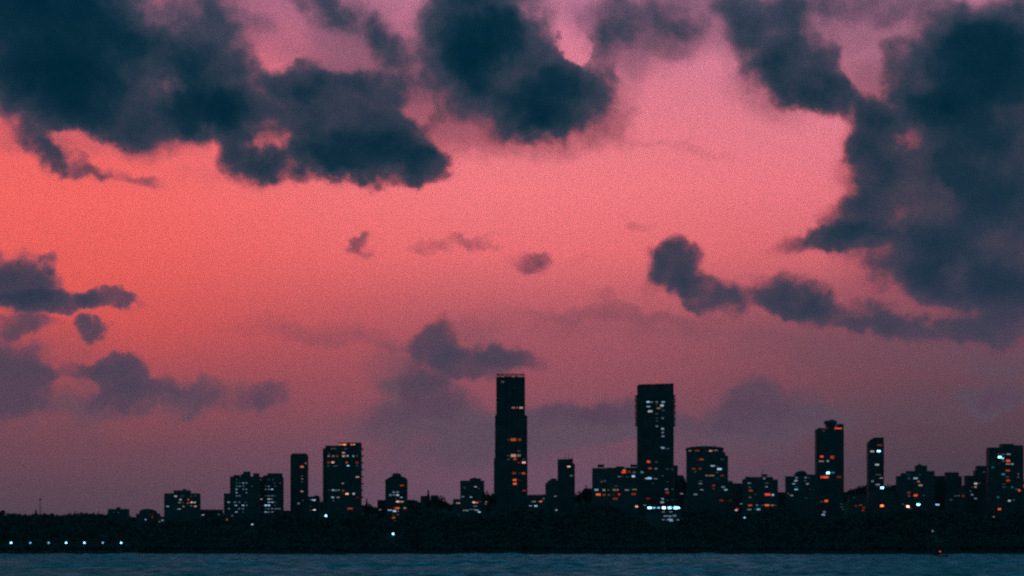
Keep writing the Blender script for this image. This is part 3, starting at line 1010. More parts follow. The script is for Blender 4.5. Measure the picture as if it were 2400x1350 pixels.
# --- the tallest tower
b = B('high_rise_tower', 'tallest tower, with an open frame crown and orange windows down its right half', 3900, 'dark', ledge=0.3)
b.block(1163.5, 1230, 885, 976, depth=26, step=3, ledge=.8).block(1160.5, 1235.5, 975, 1076, depth=28, off=-1, step=4, ledge=.6).block(1157.8, 1236, 1075, depth=30, off=-2, step=2)
b.block(1190, 1197, 884.9, depth=3, off=-3, ledge=0, part='service_core')
b.win((1178, 895, 8, 5, 'wd'), (1203, 955.7, 9, 4.5, 'pm'), (1212.6, 955.5, 5, 3, 'pm'), (1221.5, 955.7, 8.5, 5, 'pb'), (1203.3, 1030.5, 13.5, 7.5, 'ob'),
      (1217.7, 1030.5, 8, 6.5, 'om'), (1192, 1031, 4, 4, 'pd'), (1203.3, 1068, 12.5, 7.5, 'pb'), (1216.3, 1067.5, 8.5, 6, 'pm'), (1207, 1076, 8, 4.2, 'ob'), (1192, 1076.5, 5, 4, 'cd'),
      (1227, 1077, 6, 3, 'pd'), (1227.8, 1084, 9, 4.8, 'pB'), (1216, 1084.3, 8, 2, 'om'), (1216, 1057, 7, 2.5, 'wd'), (1205, 1109, 9, 5, 'om'), (1217, 1109, 5, 2, 'pd'), (1227, 1109.3, 8.5, 5, 'ob'),
      (1206.4, 1125, 9, 5, 'oB'), (1217, 1125.7, 8, 3, 'rd'), (1206.7, 1133.8, 9, 5, 'oB'), (1228.4, 1149.7, 8, 4, 'om'), (1191, 1068, 4.5, 4, 'cd')).finish()


def crown(mb, Y=b.Y):
    xa, xb = wx(1163.5, Y), wx(1230, Y)
    z0, z1 = wz(884.8, Y), wz(875.8, Y)
    for y in (Y + 0.4, Y + 25):
        mb.box(xa, xb, y, y + 0.8, z1 - 1.2, z1)
        mb.box(xa, xb, y + 0.1, y + 0.7, z0 + 3.4, z0 + 3.8)
        for i in range(13):
            x = xa + (xb - xa) * i / 12
            mb.box(max(xa, x - 0.4), min(xb, x + 0.4), y + 0.05, y + 0.75, z0, z1 - 1.203)
    for x in (xa, xb - 0.8):
        mb.box(x, x + 0.8, Y + 1.3, Y + 24.9, z1 - 1.2, z1)
    mb.box(xa + 8, xb - 12, Y + 8, Y + 20, z0 + 0.004, z0 + 3.2)


b.extra('crown_frame', crown, MAT['dark'])
for px, py, w, c in ((1178.5, 883.5, 6, 'pm'), (1203, 882.5, 7, 'pm'), (1217, 881.4, 9, 'pm')):
    def fn(mb, px=px, py=py, w=w, Y=b.Y):
        x, z, h = wx(px, Y), wz(py, Y), w * K * Y / 2
        mb.box(x - h, x + h, Y + 1.3, Y + 2.0, z - 1.6, z + 1.6, 0)
        mb.box(x - h - .2, x + h + .2, Y + 2.003, Y + 2.3, z - 1.8, z + 1.8, 1)
    b.extra('crown_lamp', fn, [glow(c), MAT['frame']])

b = B('low_building', 'low flat roof with two blue-white lamps at the right foot of the tallest tower', 3600, 'dark')
b.block(1237, 1277, 1161)
b.win((1251.7, 1175.6, 10, 3.2, 'pm'), (1262, 1176, 3, 2, 'om'), (1267.3, 1175.4, 7, 3.6, 'oB'), (1243.4, 1185.5, 6, 2.4, 'cb'), (1256, 1185.7, 7.5, 3, 'yB'), (1274, 1168.6, 5, 1.6, 'wm'), (1273, 1173, 5, 1.6, 'cd')).finish()
b = B('rounded_building', 'rounded banded building leaning against the tower with three aerials', 3700, 'grey', ledge=0.5)
b.block(1278.5, 1309, 1131, kind='ell', depth=18).block(1284, 1308, 1125.5, 1131, kind='ell', part='upper_storey', depth=12, off=2.5, ledge=0).block(1290, 1305, 1121.5, 1125.5, kind='ell', part='roof_drum', depth=8, off=4, ledge=0)
b.win((1301, 1163, 8, 2.2, 'wm'), (1303, 1195.4, 6.5, 2.8, 'wb')).finish()
b = B('aerial_tower', 'narrow dark tower with three thin aerials on its sloping roof', 3820, 'dark', ledge=.25)
b.block(1307.5, 1342.5, 1074.5, depth=20, slant=4).block(1342, 1347, 1088, depth=17, off=1)
b.win((1333.2, 1093.5, 7.5, 3.6, 'pB'), (1339, 1115, 6, 2.2, 'wm')).finish()
for px, t in ((1324, 1062.5), (1332.7, 1059.5), (1341, 1061.5)):
    mast(b, px, t, 1076, r=0.5)

b = B('slab_block', 'wide flat-roofed slab block with three roof tanks, touching the blue-lit tower', 3660)
b.block(1388.7, 1421, 1098.6, depth=18).block(1421, 1494, 1097.4, depth=18, off=-.8)
b.win((1463, 1102.4, 8, 4, 'oB'), (1461.5, 1107, 11, 4.4, 'rB'), (1474.5, 1106, 6, 5, 'om'), (1486.5, 1107, 8, 5, 'wd'), (1451, 1117, 6, 3, 'cm'), (1457.5, 1117, 5, 2.5, 'cd'),
      (1484.6, 1116.4, 7.5, 5, 'cB'), (1469.6, 1117, 6, 2.5, 'cd'), (1409.5, 1129, 5.5, 3.5, 'wd'), (1417.5, 1127.4, 6, 4, 'wd'), (1444, 1139.3, 5, 3, 'pd'),
      (1397.8, 1148, 9.5, 4.6, 'cb'), (1415.4, 1148.7, 6.5, 5, 'wm'), (1426, 1148.5, 5, 3, 'wd'), (1440, 1148.6, 8, 4, 'pm'), (1447.5, 1148, 5, 4, 'pm'), (1438, 1145, 5, 1.5, 'wd'),
      (1469.6, 1148.4, 11, 2.6, 'wm'), (1487, 1147.3, 12, 2.6, 'pm'), (1402, 1159, 11, 5.6, 'oB'), (1415.6, 1159.7, 7, 5, 'om'), (1427, 1160, 5, 4, 'wd'), (1438, 1159.5, 5, 4, 'rd'),
      (1451, 1158.7, 6, 4.4, 'rb'), (1485, 1158, 11, 5.5, 'om'), (1442, 1168.8, 11.5, 5, 'om'), (1492, 1187, 7, 4.5, 'pB')).finish()
tank(b, 1400.6, 1416, 1088.8, 1098.5)
tank(b, 1444, 1462.5, 1093.4, 1097.3)
tank(b, 1478, 1493, 1088.8, 1097.3)
b = B('low_building', 'dark low block in front of the trees left of the wide slab block', 3720, 'dark')
b.block(1371, 1388, 1146).finish()

b = B('high_rise_tower', 'second tallest tower, scalloped edges, white windows near the top and a red beacon', 4000, 'grey', ledge=0.5, floor=4.4)
b.block(1496, 1579, 898.5, depth=40, slant=2.5, ledge=0.0).block(1495, 1580.5, 925, kind='ell', off=-6, depth=44, step=1, ledge=1.1)
b.block(1497, 1578, 921, 925, kind='ell', off=-5, depth=42, ledge=0, part='upper_storey')
b.win((1519.5, 942, 8, 3.6, 'cB'), (1527, 942.5, 6, 3.2, 'cm'), (1539.3, 942.2, 6, 3, 'cm'), (1554.3, 942.2, 8, 3.6, 'cb'), (1520, 953, 9, 3.2, 'cb'), (1551.5, 950.3, 8, 6, 'wb'),
      (1539, 948.5, 5, 2, 'cd'), (1543.5, 956.8, 9, 4, 'pm'), (1524.2, 964, 11.5, 5, 'wb'), (1554, 961.5, 6, 4.5, 'cd'), (1539, 969.5, 7, 3.5, 'cd'), (1552.8, 980, 6, 3.5, 'cm'), (1539.5, 979.5, 5, 2.5, 'cd'),
      (1540, 986.5, 6, 2.4, 'cd'), (1539.5, 999, 6, 3.5, 'cm'), (1552.8, 1005, 7, 4.8, 'cb'), (1553, 1014, 6.5, 3.8, 'cm'), (1554, 1022.5, 7, 4.5, 'cm'), (1553, 1049.5, 9, 4.5, 'cb'),
      (1564.5, 1051.5, 9, 3.5, 'cd'), (1520, 1082, 8.5, 6, 'rB'), (1538, 1083, 6, 4, 'cd'), (1523.4, 1097.6, 8, 4, 'rb'), (1537.5, 1098.5, 6, 4, 'cm'), (1563.6, 1099, 6, 3, 'cd'),
      (1576, 1100, 5, 3, 'cd'), (1505.5, 1106.6, 9, 5, 'cm'), (1514.6, 1121.5, 6, 3, 'wb'), (1522.3, 1120.7, 11, 4.8, 'yB'), (1536.7, 1122, 8, 3, 'cm'), (1553, 1115, 5, 3, 'cd'),
      (1530, 1133, 5, 2, 'cd'), (1564.7, 1129.4, 5, 2, 'cd'), (1562, 1146.8, 8, 4.5, 'cm'), (1576.5, 1147, 6, 3, 'cd'), (1563.9, 1154.6, 8, 4.2, 'rb'), (1519.4, 1168.8, 9, 4, 'rm'),
      (1552.7, 1169.2, 6.5, 3.5, 'cb'), (1552, 1177.2, 8, 4, 'cb'), (1564.7, 1172.7, 6, 4, 'td'), (1575.5, 1171.5, 5, 3, 'td'), (1511.5, 1184.2, 6, 2.5, 'wm')).finish()
for i in range(17):                       # deep balcony shelves on both flanks
    yy = 926.5 + i * 4.35

    def fn(mb, yy=yy, Y=b.Y, i=i):
        z = wz(yy, Y)
        o = 1.2 * math.sin(i * 1.9)
        for xa, xb in ((1490.0 + o, 1497.0), (1578.5, 1584.0 - o)):
            mb.box(wx(xa, Y), wx(xb, Y), Y + 6, Y + 26, z - 0.9, z + 0.9)
    b.extra('balcony', fn, MAT['grey'])


def beacon(mb, Y=b.Y + 8):
    x = wx(1539.3, Y)
    mb.tube((x, Y, wz(900.5, Y)), (x, Y, wz(895.8, Y)), 0.35, 0.35, 8, 1)
    mb.tube((x, Y, wz(895.79, Y)), (x, Y, wz(892.6, Y)), 1.7, 1.3, 10, 0)
    mb.tube((x, Y, wz(892.58, Y)), (x, Y, wz(891.9, Y)), 1.0, 0.4, 10, 1)


b.extra('beacon', beacon, [glow('rB'), MAT['metal']])
b = B('stepped_building', 'dark stepped building at the right foot of the second tallest tower', 3850, 'dark')
b.block(1580, 1588, 1092).block(1588, 1602, 1115, off=-.6).win((1598, 1157, 8, 3, 'wm')).finish()

# --- floodlit podium
b = B('floodlit_pavilion', 'low building with a row of glaring blue-white lamps along its roof', 3420, 'pale')
b.block(1515, 1597, 1196, depth=18).block(1511, 1600, 1193.4, 1195.9, part='canopy', off=-3, depth=24, ledge=0)
b.win((1555, 1199.5, 7, 2, 'wm'), (1572, 1199.5, 8, 2, 'wm'), (1561, 1209.5, 13, 3.4, 'cm'), (1571, 1210, 6, 4.5, 'cm'), (1581, 1208.8, 9, 4.5, 'cm'),
      (1554.5, 1218, 6, 2.2, 'wm'), (1571, 1217.6, 12, 3.6, 'cb'), (1573, 1220.6, 9, 3, 'cb'), (1563.5, 1218.5, 4, 2.5, 'cm'), (1589, 1218.2, 6, 2.5, 'wm')).finish()
for px, w, h, c in ((1522.5, 9, 4.2, 'yX'), (1532.7, 6.5, 3, 'yB'), (1543.5, 6.5, 3, 'yB'), (1556, 7.5, 4.6, 'wX'), (1565.5, 5, 3, 'yB'), (1570, 6.5, 4.6, 'yX'), (1578.5, 5, 3, 'yB'), (1584, 9, 5.5, 'yX'), (1590, 6, 3.2, 'yX')):
    def fn(mb, px=px, w=w, h=h, Y=b.Y - 3):
        x, z, hw, hh = wx(px, Y), wz(1190.2, Y), w * K * Y / 2, h * K * Y / 2
        mb.box(x - 0.12, x + 0.12, Y + 0.4, Y + 0.64, wz(1193.4, Y) + 0.004, z - hh - 0.2, 1)
        mb.box(x - hw, x + hw, Y, Y + 0.3, z - hh, z + hh, 0)
        mb.box(x - hw - .15, x + hw + .15, Y + 0.303, Y + 0.8, z - hh - .15, z + hh + .15, 1)
    b.extra('floodlight', fn, [glow(c), MAT['frame']])

b = B('curved_roof_tower', 'broad block with a gently curved overhanging roof right of the second tallest tower', 3800)
b.block(1611, 1695, 1053, depth=24).block(1695.3, 1706, 1069, depth=20, off=1).block(1706.3, 1717, 1128, depth=18, off=2).block(1696, 1700, 1060, part='stair_tower', off=6, depth=6, ledge=0)
b.block(1608.5, 1697, 1045.5, 1052.8, kind='arch', rise=5.5, part='curved_roof', depth=28, off=-2, ledge=0)
b.win((1617, 1056.5, 8, 3, 'pm'), (1634, 1056.2, 12, 3.6, 'om'), (1655, 1056.5, 6, 2, 'od'), (1665.5, 1056.6, 8, 3.8, 'pb'), (1678, 1055.5, 10, 2.4, 'pm'), (1644, 1076.7, 9, 4, 'rb'), (1634, 1077, 5, 2, 'rd'), (1692, 1076.7, 6, 3, 'cd'),
      (1670.5, 1092, 11, 3.8, 'cb'), (1681, 1093, 6, 2, 'cd'), (1686.3, 1099.4, 11, 5, 'cB'), (1680.5, 1107, 7, 3, 'cd'), (1626, 1098.5, 9, 3.5, 'om'), (1640.7, 1098.5, 7, 3.5, 'om'), (1629, 1105.5, 7, 2, 'wd'),
      (1657, 1114.6, 8, 2.8, 'pm'), (1668.5, 1114.5, 12, 3.4, 'pm'), (1692.5, 1114.5, 7, 3.4, 'om'), (1681, 1122, 9, 3, 'td'), (1642, 1127.5, 7, 2, 'wd'), (1641.5, 1133.4, 9, 2.8, 'cm'), (1672.7, 1138, 7, 4, 'om'),
      (1672.7, 1145.5, 6, 3, 'pd'), (1644.7, 1148, 8, 2.6, 'wm'), (1695, 1141.6, 9, 4, 'cm'), (1701, 1148, 8.5, 3.4, 'cb'), (1630, 1158.8, 9, 4, 'cm'), (1691, 1173, 9, 4, 'rm'), (1711, 1173.5, 8, 4, 'rd'), (1708.5, 1129.5, 4, 3, 'td')).finish()
for px in (1634, 1655, 1673):
    mast(b, px, 1041.5, 1047, off=3, r=0.25)

b = B('low_building', 'low dark shoulder block with a red and white light near its foot', 3700, 'dark')
b.block(1717.5, 1741, 1134).win((1727.5, 1193, 7, 4, 'rb'), (1725.5, 1195.6, 6, 2.6, 'wB'), (1738, 1180.8, 6, 2.2, 'yb')).finish()
b = B('apartment_block', 'stepped mid-rise block with a small roof tank and two orange windows on its right', 3660)
b.block(1741.5, 1752, 1124, depth=14, off=.6).block(1749, 1785, 1119.2, depth=18).block(1785, 1811, 1119, depth=18, off=-.5).block(1811, 1823, 1125, depth=15, off=.4).block(1748, 1754, 1117, 1124, part='stair_tower', off=4, depth=5, ledge=0)
b.win((1791, 1121.5, 5, 3.5, 'wm'), (1756, 1132.5, 8, 2.4, 'wm'), (1797, 1132.5, 8, 2.4, 'wd'), (1796.5, 1141, 6, 3.5, 'cm'), (1757, 1142, 6, 4, 'cd'), (1759.5, 1149.8, 9, 4, 'rb'), (1799, 1159, 14, 6, 'rB'), (1811.4, 1159.9, 6, 5, 'wb'),
      (1758, 1165.5, 7, 4, 'wd'), (1770, 1158.5, 5, 2, 'cd'), (1758, 1184.4, 9, 5, 'ob'), (1774.3, 1183.8, 6, 3, 'cm'), (1797.5, 1184, 11, 4.6, 'oB'), (1810, 1184.2, 9, 3.2, 'pm'), (1786.5, 1184, 6, 2.4, 'cd'),
      (1818, 1184.5, 5, 2, 'pd'), (1777.5, 1193.7, 9, 4.5, 'cb'), (1769.5, 1193.7, 6, 3.5, 'td'), (1756, 1194.2, 10, 2.6, 'wm')).finish()
tank(b, 1785.5, 1798.5, 1111.5, 1119)
mast(b, 1787.5, 1101.5, 1112, r=0.5)

b = B('arched_building', 'block with a half-round arched roof between two flat shoulders, beside the square-crowned tower', 3750)
b.block(1843, 1863.7, 1117.6, depth=16).block(1864, 1893, 1103, kind='arch', rise=13, depth=20, off=-.8).block(1893.3, 1913.5, 1113.5, depth=16)
b.win((1867, 1119.7, 6.5, 3.4, 'cm'), (1865.5, 1126.6, 7.5, 4, 'cb'), (1863, 1133.8, 12, 2.8, 'cb'), (1866, 1147, 8.5, 4.2, 'yb'), (1888, 1119.5, 6, 3.6, 'cm'), (1896, 1119.7, 4, 3, 'cd'), (1887.5, 1126.6, 6, 3, 'cd'), (1892.5, 1134, 6.5, 4, 'wm'),
      (1866, 1141, 5, 2, 'cd'), (1855.5, 1161.3, 8, 3.2, 'wm'), (1847, 1157, 4, 3, 'wd'), (1890, 1167.2, 9, 3, 'td'), (1898, 1147, 3, 2, 'cd')).finish()
b = B('low_building', 'low dark roof in the gap before the arched-roof block', 3800, 'dark')
b.block(1823.3, 1842.7, 1155).finish()

b = B('square_crowned_tower', 'dark tower with a blocky crown and a bright red bar at its upper right corner', 3850, 'dark', ledge=.25)
b.block(1914.6, 1977.5, 1007, depth=26).block(1937, 1959, 992, 1007, part='roof_core', off=3, depth=10, ledge=0).block(1934, 1961.5, 986, 994.5, part='crown', off=1, depth=14, ledge=0).block(1963.3, 1977, 993.5, 1001.5, part='crown', off=1.5, depth=14, ledge=0)
b.block(1917, 1934, 1003, 1007, part='roof_core', off=4, depth=8, ledge=0).block(1960, 1977, 1001.5, 1007, part='roof_core', off=2, depth=12, ledge=0).block(1944, 1956, 983.6, 985.5, part='lift_box', off=4, depth=5, ledge=0)
b.win((1964.5, 1004.2, 18, 4.2, 'rB'), (1939, 1003, 4, 6, 'rd'), (1930.5, 1009.5, 6, 3, 'pd'), (1926, 1070, 8.5, 4.6, 'rB'), (1950.5, 1071.6, 9, 7.5, 'rb'), (1925, 1081, 13, 4, 'pm'), (1940.2, 1080.5, 6, 5, 'wm'),
      (1940.6, 1108.3, 8, 6, 'yX'), (1951.5, 1107.8, 9, 4, 'ym'), (1947, 1108.5, 5, 4, 'tm'), (1932.7, 1118.2, 20, 6.6, 'rB'), (1926, 1118, 7, 6, 'om'), (1966.5, 1117.8, 10, 4.5, 'rm'), (1936.4, 1174, 8, 5.6, 'oB'), (1926, 1176, 9, 3, 'pd'), (1932, 1200, 7, 4, 'cm'), (1929.8, 1206.2, 8, 4, 'cb'),
      (1972, 1181, 7, 1.5, 'wd'), (1972, 1188, 7, 1.5, 'wd'), (1975, 1194, 6, 1.5, 'wd')).finish()

b = B('low_building', 'dark low block with four small orange lights right of the square-crowned tower', 3520, 'dark')
b.block(1990, 2031, 1160).win((2006, 1185.8, 5, 2.8, 'om'), (2016.8, 1184, 7, 3.2, 'om'), (2024.5, 1189.8, 6, 3.4, 'rm'), (2022.5, 1196, 5, 5, 'rm'), (2002, 1166, 5, 1.5, 'wd')).finish()
b = B('slim_tower', 'slim tower with a rounded upper left corner and a bright cyan window near the top', 3900, 'dark', ledge=.25)
b.block(2036, 2071.4, 1025.3, kind='chaml', rise=12, depth=22)
b.win((2061.8, 1043.2, 12, 3.4, 'om'), (2044.3, 1057.9, 9, 4, 'wb'), (2059.5, 1057.3, 8.5, 4.6, 'yX'), (2066, 1058.2, 4, 2.5, 'tm'), (2055.6, 1089.2, 9.5, 4, 'wb'), (2058.5, 1112.5, 14, 2.4, 'wd'), (2065.5, 1120.4, 9, 3, 'wm'), (2045, 1128, 6.5, 4, 'cm'),
      (2057.3, 1135.8, 10, 3.8, 'wm'), (2067.5, 1143.2, 8.5, 5, 'yX'), (2056.5, 1158, 9, 2.4, 'cd')).finish()
b = B('low_building', 'dark low block with one strong orange light, below the rounded-corner tower', 3530, 'dark')
b.block(2040, 2098, 1152).win((2067, 1185.4, 8, 5.4, 'oX'), (2074, 1188, 4, 2, 'rd')).finish()

b = B('stepped_building', 'pyramid-like stepped block with a square top storey and aerial, on the right', 3700)
b.block(2104, 2115, 1117, off=1).block(2115, 2128, 1110, off=.5).block(2128, 2190, 1105, depth=20).block(2147, 2172.5, 1091, 1105, part='top_storey', off=2, depth=12).block(2152, 2160, 1088, 1091, part='lift_box', off=4, depth=5, ledge=0)
b.win((2146, 1121, 11, 4.4, 'cb'), (2130.5, 1121, 7, 4, 'cd'), (2129.5, 1113, 9, 3, 'td'), (2152.5, 1128.6, 6, 5, 'pm'), (2157.5, 1137.4, 10, 5, 'wm'), (2130, 1154.8, 8, 5, 'rm'), (2145.9, 1161, 9.5, 6, 'rB'), (2131, 1162, 6, 4, 'wd'),
      (2165, 1161, 5, 2.5, 'cd'), (2127.6, 1187.2, 7.5, 5.2, 'pX'), (2132.5, 1193, 9, 4.6, 'wm'), (2152.4, 1182.6, 8.5, 5, 'yX'), (2155.5, 1113, 6, 2, 'cd'), (2116.5, 1181.5, 5, 3, 'cd')).finish()
mast(b, 2154, 1082, 1091, off=6, r=0.5)
b = B('apartment_block', 'plain dark block right of the stepped block, one blue-white light low down', 3740, 'dark')
b.block(2190.3, 2218, 1116.5).win((2197, 1182.8, 9, 4, 'yB')).finish()
b = B('apartment_block', 'plain dark block with a raised middle, left of the gap near the right edge', 3700, 'dark')
b.block(2218.3, 2247, 1108, off=-.6).block(2247.3, 2254, 1117.5)
b.win((2229, 1171.5, 6, 4, 'cd'), (2246.5, 1162, 5, 4, 'wd'), (2239, 1162.3, 5, 2.6, 'wd')).finish()
b = B('low_building', 'low dark block with a pinkish light in the gap near the right edge', 3600, 'dark')
b.block(2254.5, 2264, 1141).win((2257.5, 1162.3, 6, 4.6, 'rm')).finish()
b = B('stepped_building', 'dark stepped block rising to the right toward the edge tower', 3760, 'dark')
b.block(2264.3, 2286, 1116, off=.8).block(2286, 2291, 1104, off=.4).block(2291, 2317.5, 1093)
b.win((2287, 1133.5, 8.5, 5, 'wb'), (2295.5, 1132.5, 5, 2.6, 'wd'), (2286.3, 1141.3, 6, 3, 'pb'), (2278, 1141.6, 4, 2, 'pd'), (2274.5, 1151, 5, 4, 'cd'), (2278.4, 1159.6, 6.5, 4, 'cm'), (2286, 1168.4, 7, 3.6, 'cm'), (2306, 1106, 5, 3, 'cd')).finish()
b = B('apartment_tower', 'tall wide dark block at the right edge with red and blue windows', 3620, 'dark')
b.block(2318, 2349, 1050, depth=22).block(2349, 2376, 1041.5, depth=24, off=-.7).block(2376, 2398, 1044.8, depth=22)
b.win((2341, 1065, 7, 3, 'wd'), (2351.5, 1064.6, 7, 3.5, 'wd'), (2363.6, 1064.6, 10, 3.6, 'wm'), (2343, 1071.4, 8.5, 5, 'yX'), (2350, 1074, 6, 4.4, 'yB'), (2362.8, 1080, 9.5, 6, 'rB'), (2351.5, 1080.6, 8, 4, 'pd'), (2362, 1087.5, 10, 3.2, 'wm'), (2372.3, 1087.5, 8, 4, 'wm'),
      (2342, 1087.5, 5, 2.5, 'td'), (2327, 1095.6, 7, 4, 'tm'), (2362, 1102.8, 10.5, 4.6, 'rb'), (2351.3, 1111.5, 8, 4.6, 'tb'), (2386.5, 1111, 5, 3.4, 'wd'), (2386.5, 1118, 5, 3.4, 'wd'), (2361, 1118, 8, 3, 'pd'), (2362.7, 1126.3, 8.5, 5, 'rb'),
      (2352.5, 1134.5, 9, 2, 'cd'), (2353.5, 1141.3, 9, 2.4, 'cd'), (2372.3, 1141.8, 6.5, 4, 'tm'), (2382.5, 1146.8, 6, 3, 'tm'), (2388.8, 1149.3, 5.5, 5.4, 'rB'), (2395.5, 1159.5, 5, 3, 'wd'), (2339.2, 1165.2, 5.5, 5, 'tm'), (2365.5, 1173.7, 6.5, 4.6, 'wb'), (2376, 1172, 5, 3, 'wd'),
      (2342.3, 1193.2, 8, 4.6, 'oB')).finish()
b = B('edge_building', 'sliver of a dark building cut by the right frame edge', 3500, 'dark')
b.block(2398.8, 2440, 1130).win((2402, 1138.8, 8, 9, 'rb')).finish()


# ------------------------------------------------------------------ lamps
def lamp(px, py, code, w, h, label, group, Y=None, height=None):
    if Y is None:                   # stand where the slope is one pole below the lamp
        for Y in np.arange(3045, 3330, 4.0):
            if wz(py, Y) - float(terrain(wx(px, Y), Y)) < 11.0:
                break
    Y = float(Y)
    x, z = wx(px, Y), wz(py, Y)
    g = float(terrain(x, Y)) - 0.3
    r = empty('street_lamp', (x, Y + 1.5, g))
    tag(r, label, 'street lamp', group)
    hh = z - g
    m1 = MB()
    m1.tube((0, 0, 0), (0, 0, hh + 0.2), 0.14, 0.08, 8)
    m1.tube((0, 0, 0), (0, 0, 0.9), 0.26, 0.2, 8)
    m1.tube((0, 0, hh + 0.1), (0, -1.2, hh + 0.55), 0.07, 0.06, 6)
    m1.build('pole', MAT['metal'], r)
    m2 = MB()
    a, c = w * K * Y / 2, h * K * Y / 2
    m2.prism_z(ellipse(0, -1.5, a, a * 0.7, 14), -c + hh, c + hh, 0, ellipse(0, -1.5, a * 0.6, a * 0.45, 14))
    m2.build('lamp_globe', glow(code), r)
    m3 = MB()
    m3.prism_z(ellipse(0, -1.5, a * 0.7, a * 0.55, 14), hh + c + 0.003, hh + c + 0.35)
    m3.build('lamp_cap', MAT['metal'], r)
    CLEAR.append((x, Y, 9.0))


for i, px in enumerate((26, 71, 114, 155, 198, 241, 284)):
    lamp(px, 1272, ('yX', 'yB', 'yB', 'yX', 'yX', 'yB', 'yX')[i], (5.2, 4.4, 4.2, 4.8, 4.8, 4.2, 4.6)[i], 3.4,
         ('leftmost white lamp of the seven along the far shore', 'second lamp from the left in the row of seven along the shore',
          'third lamp from the left in the row of seven along the shore', 'middle lamp of the row of seven along the far shore',
          'fifth lamp from the left in the row of seven along the shore', 'sixth lamp from the left, next to last in the shore row',
          'rightmost lamp of the seven along the far shore')[i], 'lamps along the shore road', Y=3019)
for a in ((921.3, 1251, 'yX', 5.6, 4.0, 'lone bright blue-white lamp low in the dark trees left of the centre'),
          (763.7, 1208.5, 'yX', 5.6, 4.0, 'bright blue-white lamp in the trees under the balcony tower'),
          (591, 1229, 'cB', 5, 2.8, 'white lamp in the trees below the twin blocks'),
          (532, 1217.7, 'ob', 5, 3, 'small orange lamp at the left foot of the twin blocks'),
          (544, 1208.5, 'cm', 4, 2.4, 'faint pale lamp at the foot of the twin blocks, above the orange one'),
          (1745, 1213, 'yB', 5.5, 2.8, 'small cyan lamp in the trees below the stepped block with the roof tank'),
          (2186, 1244.5, 'wm', 4.5, 4, 'faint white lamp in the dark trees above the small boat'),
          (2329, 1210.8, 'pm', 4.5, 3, 'faint pinkish lamp in the dark trees near the right edge')):
    lamp(a[0], a[1], a[2], a[3], a[4], a[5], 'lamps among the trees')

# ------------------------------------------------------------------ radio mast
Y = 4060
x = wx(94.4, Y)
g = float(terrain(x, Y)) - 0.5
rt = empty('radio_mast', (x, Y, g))
tag(rt, 'thin faint lattice mast rising above the trees at the far left', 'mast')
H = wz(1166.5, Y) - g
mb = MB()
for sxx, syy in ((-1, -1), (1, -1), (1, 1), (-1, 1)):
    mb.tube((sxx * 1.6, syy * 1.6, 0), (sxx * 0.5, syy * 0.5, H - 5), 0.17, 0.12, 5)
nst = 11
for i in range(nst):
    z0, z1 = (H - 5) * i / nst, (H - 5) * (i + 1) / nst
    r0, r1 = 1.6 - 1.1 * i / nst, 1.6 - 1.1 * (i + 1) / nst
    for p, q in (((-1, -1), (1, -1)), ((1, -1), (1, 1)), ((1, 1), (-1, 1)), ((-1, 1), (-1, -1))):
        mb.tube((p[0] * r0, p[1] * r0, z0), (q[0] * r1, q[1] * r1, z1), 0.07, 0.07, 4)
        mb.tube((q[0] * r0, q[1] * r0, z0), (p[0] * r1, p[1] * r1, z1), 0.07, 0.07, 4)
mb.build('lattice', MAT['metal'], rt)
mb = MB()
mb.box(-1.7, 1.7, -0.8, 0.8, H - 5, H - 1.4)
mb.tube((0, 0, H - 1.4), (0, 0, H + 1.5), 0.15, 0.08, 6)
mb.build('antenna', MAT['metal'], rt)

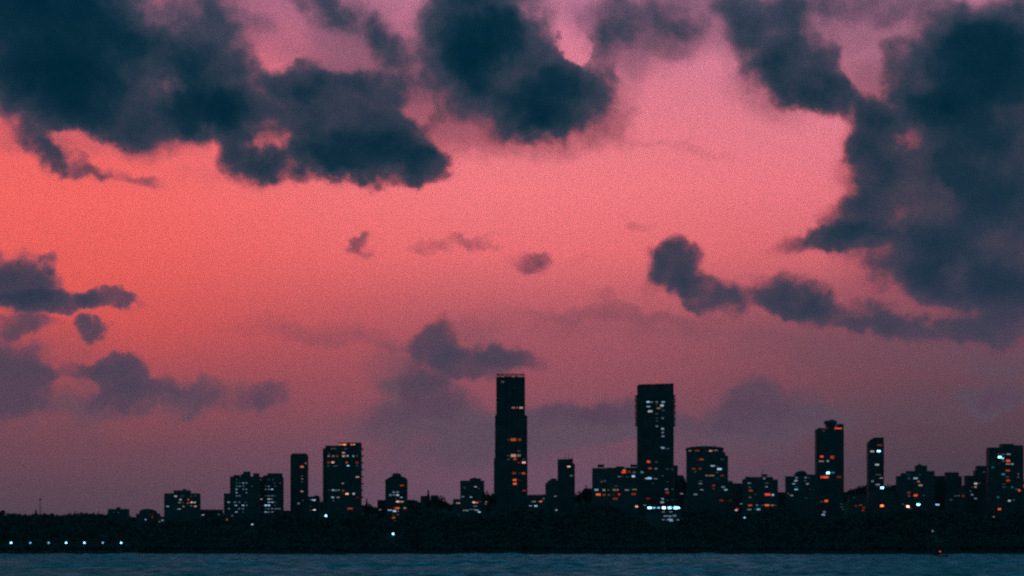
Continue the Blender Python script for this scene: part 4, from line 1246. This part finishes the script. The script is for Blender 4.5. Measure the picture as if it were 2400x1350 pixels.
# ------------------------------------------------------------------ boat
Y = 2120.0
x = wx(2200, Y)
bt = empty('small_boat', (x, Y, 0))
tag(bt, 'small dark boat with one pinkish red light near the far shore on the right', 'boat')
mb = MB()
secs = [(-9.5, 0.9, 2.6, 0.4), (-7, 2.1, 2.2, -0.5), (-2, 2.5, 1.9, -0.7), (4, 2.3, 2.0, -0.7), (8, 1.3, 2.6, -0.4), (10.2, 0.15, 3.2, 0.5)]
for xx, hw, zt, zb in secs:
    mb.v += [(xx, -hw, zt), (xx, -hw * 0.6, zb), (xx, hw * 0.6, zb), (xx, hw, zt)]
for i in range(len(secs) - 1):
    o = i * 4
    for a, c in ((0, 1), (1, 2), (2, 3), (3, 0)):
        mb.face([o + a, o + c, o + 4 + c, o + 4 + a])
mb.face([3, 2, 1, 0])
mb.face([20, 21, 22, 23])
mb.build('hull', MAT['hull'], bt)
mb = MB()
mb.prism_y([(-6.2, 2.2), (0.5, 2.2), (0.2, 3.7), (-5.9, 3.9)], -1.5, 1.5)
mb.box(-6.6, 0.8, -1.8, 1.8, 3.93, 4.1)
mb.build('cabin', MAT['hull'], bt)
mb = MB()
mb.tube((1.6, 0, 2.0), (1.6, 0, wz(1292.5, Y) - 0.605), 0.12, 0.08, 6)
mb.tube((1.6, 0, 4.5), (7.5, 0, 2.8), 0.06, 0.06, 5)
mb.build('mast', MAT['metal'], bt)
mb = MB()
lz = wz(1292.5, Y)
mb.tube((1.6, 0, lz - 0.6), (1.6, 0, lz + 0.6), 0.95, 0.8, 10)
mb.build('signal_lamp', glow('rB'), bt)

# ------------------------------------------------------------------ single trees, then the woods
make_tree(859.5, 1169.5, 3580, 18, 'tall pointed tree just right of the balcony tower', 'spire', n=1300)
make_tree(868, 1181, 3575, 34, 'broad tree under the pointed tree right of the balcony tower')
make_tree(1003.5, 1148.5, 3670, 26, 'spiky tree rising over the small dark block left of the centre', 'spire', n=1300)
make_tree(1035, 1161, 3640, 20, 'rounded tree right of the spiky one, left of the centre')
make_tree(1022, 1164, 3630, 30, 'wide low tree between the spiky tree and the rounded tree')
make_tree(1141, 1150, 3640, 20, 'small tree beside the block left of the tallest tower')
make_tree(1152, 1158, 3630, 18, 'low tree touching the left foot of the tallest tower')
make_tree(1372, 1138, 3700, 18, 'tree bump left of the wide slab block')
make_tree(1358, 1152, 3690, 26, 'low tree right of the tower with three aerials')
make_tree(84, 1194.5, 4050, 14, 'small upright tree beside the thin mast at the far left', 'spire', n=700)
make_tree(4, 1196, 4040, 20, 'tree at the far left edge standing above the rest')
make_tree(2092, 1133, 3560, 34, 'tree behind the low block right of the rounded-corner tower')
make_tree(1603, 1118, 3800, 12, 'small tree beside the stepped building at the second tower')
woodland()
for o in SC.objects:
    if o.type == 'MESH' and o.parent is None and 'label' not in o:
        print('UNLABELLED', o.name)
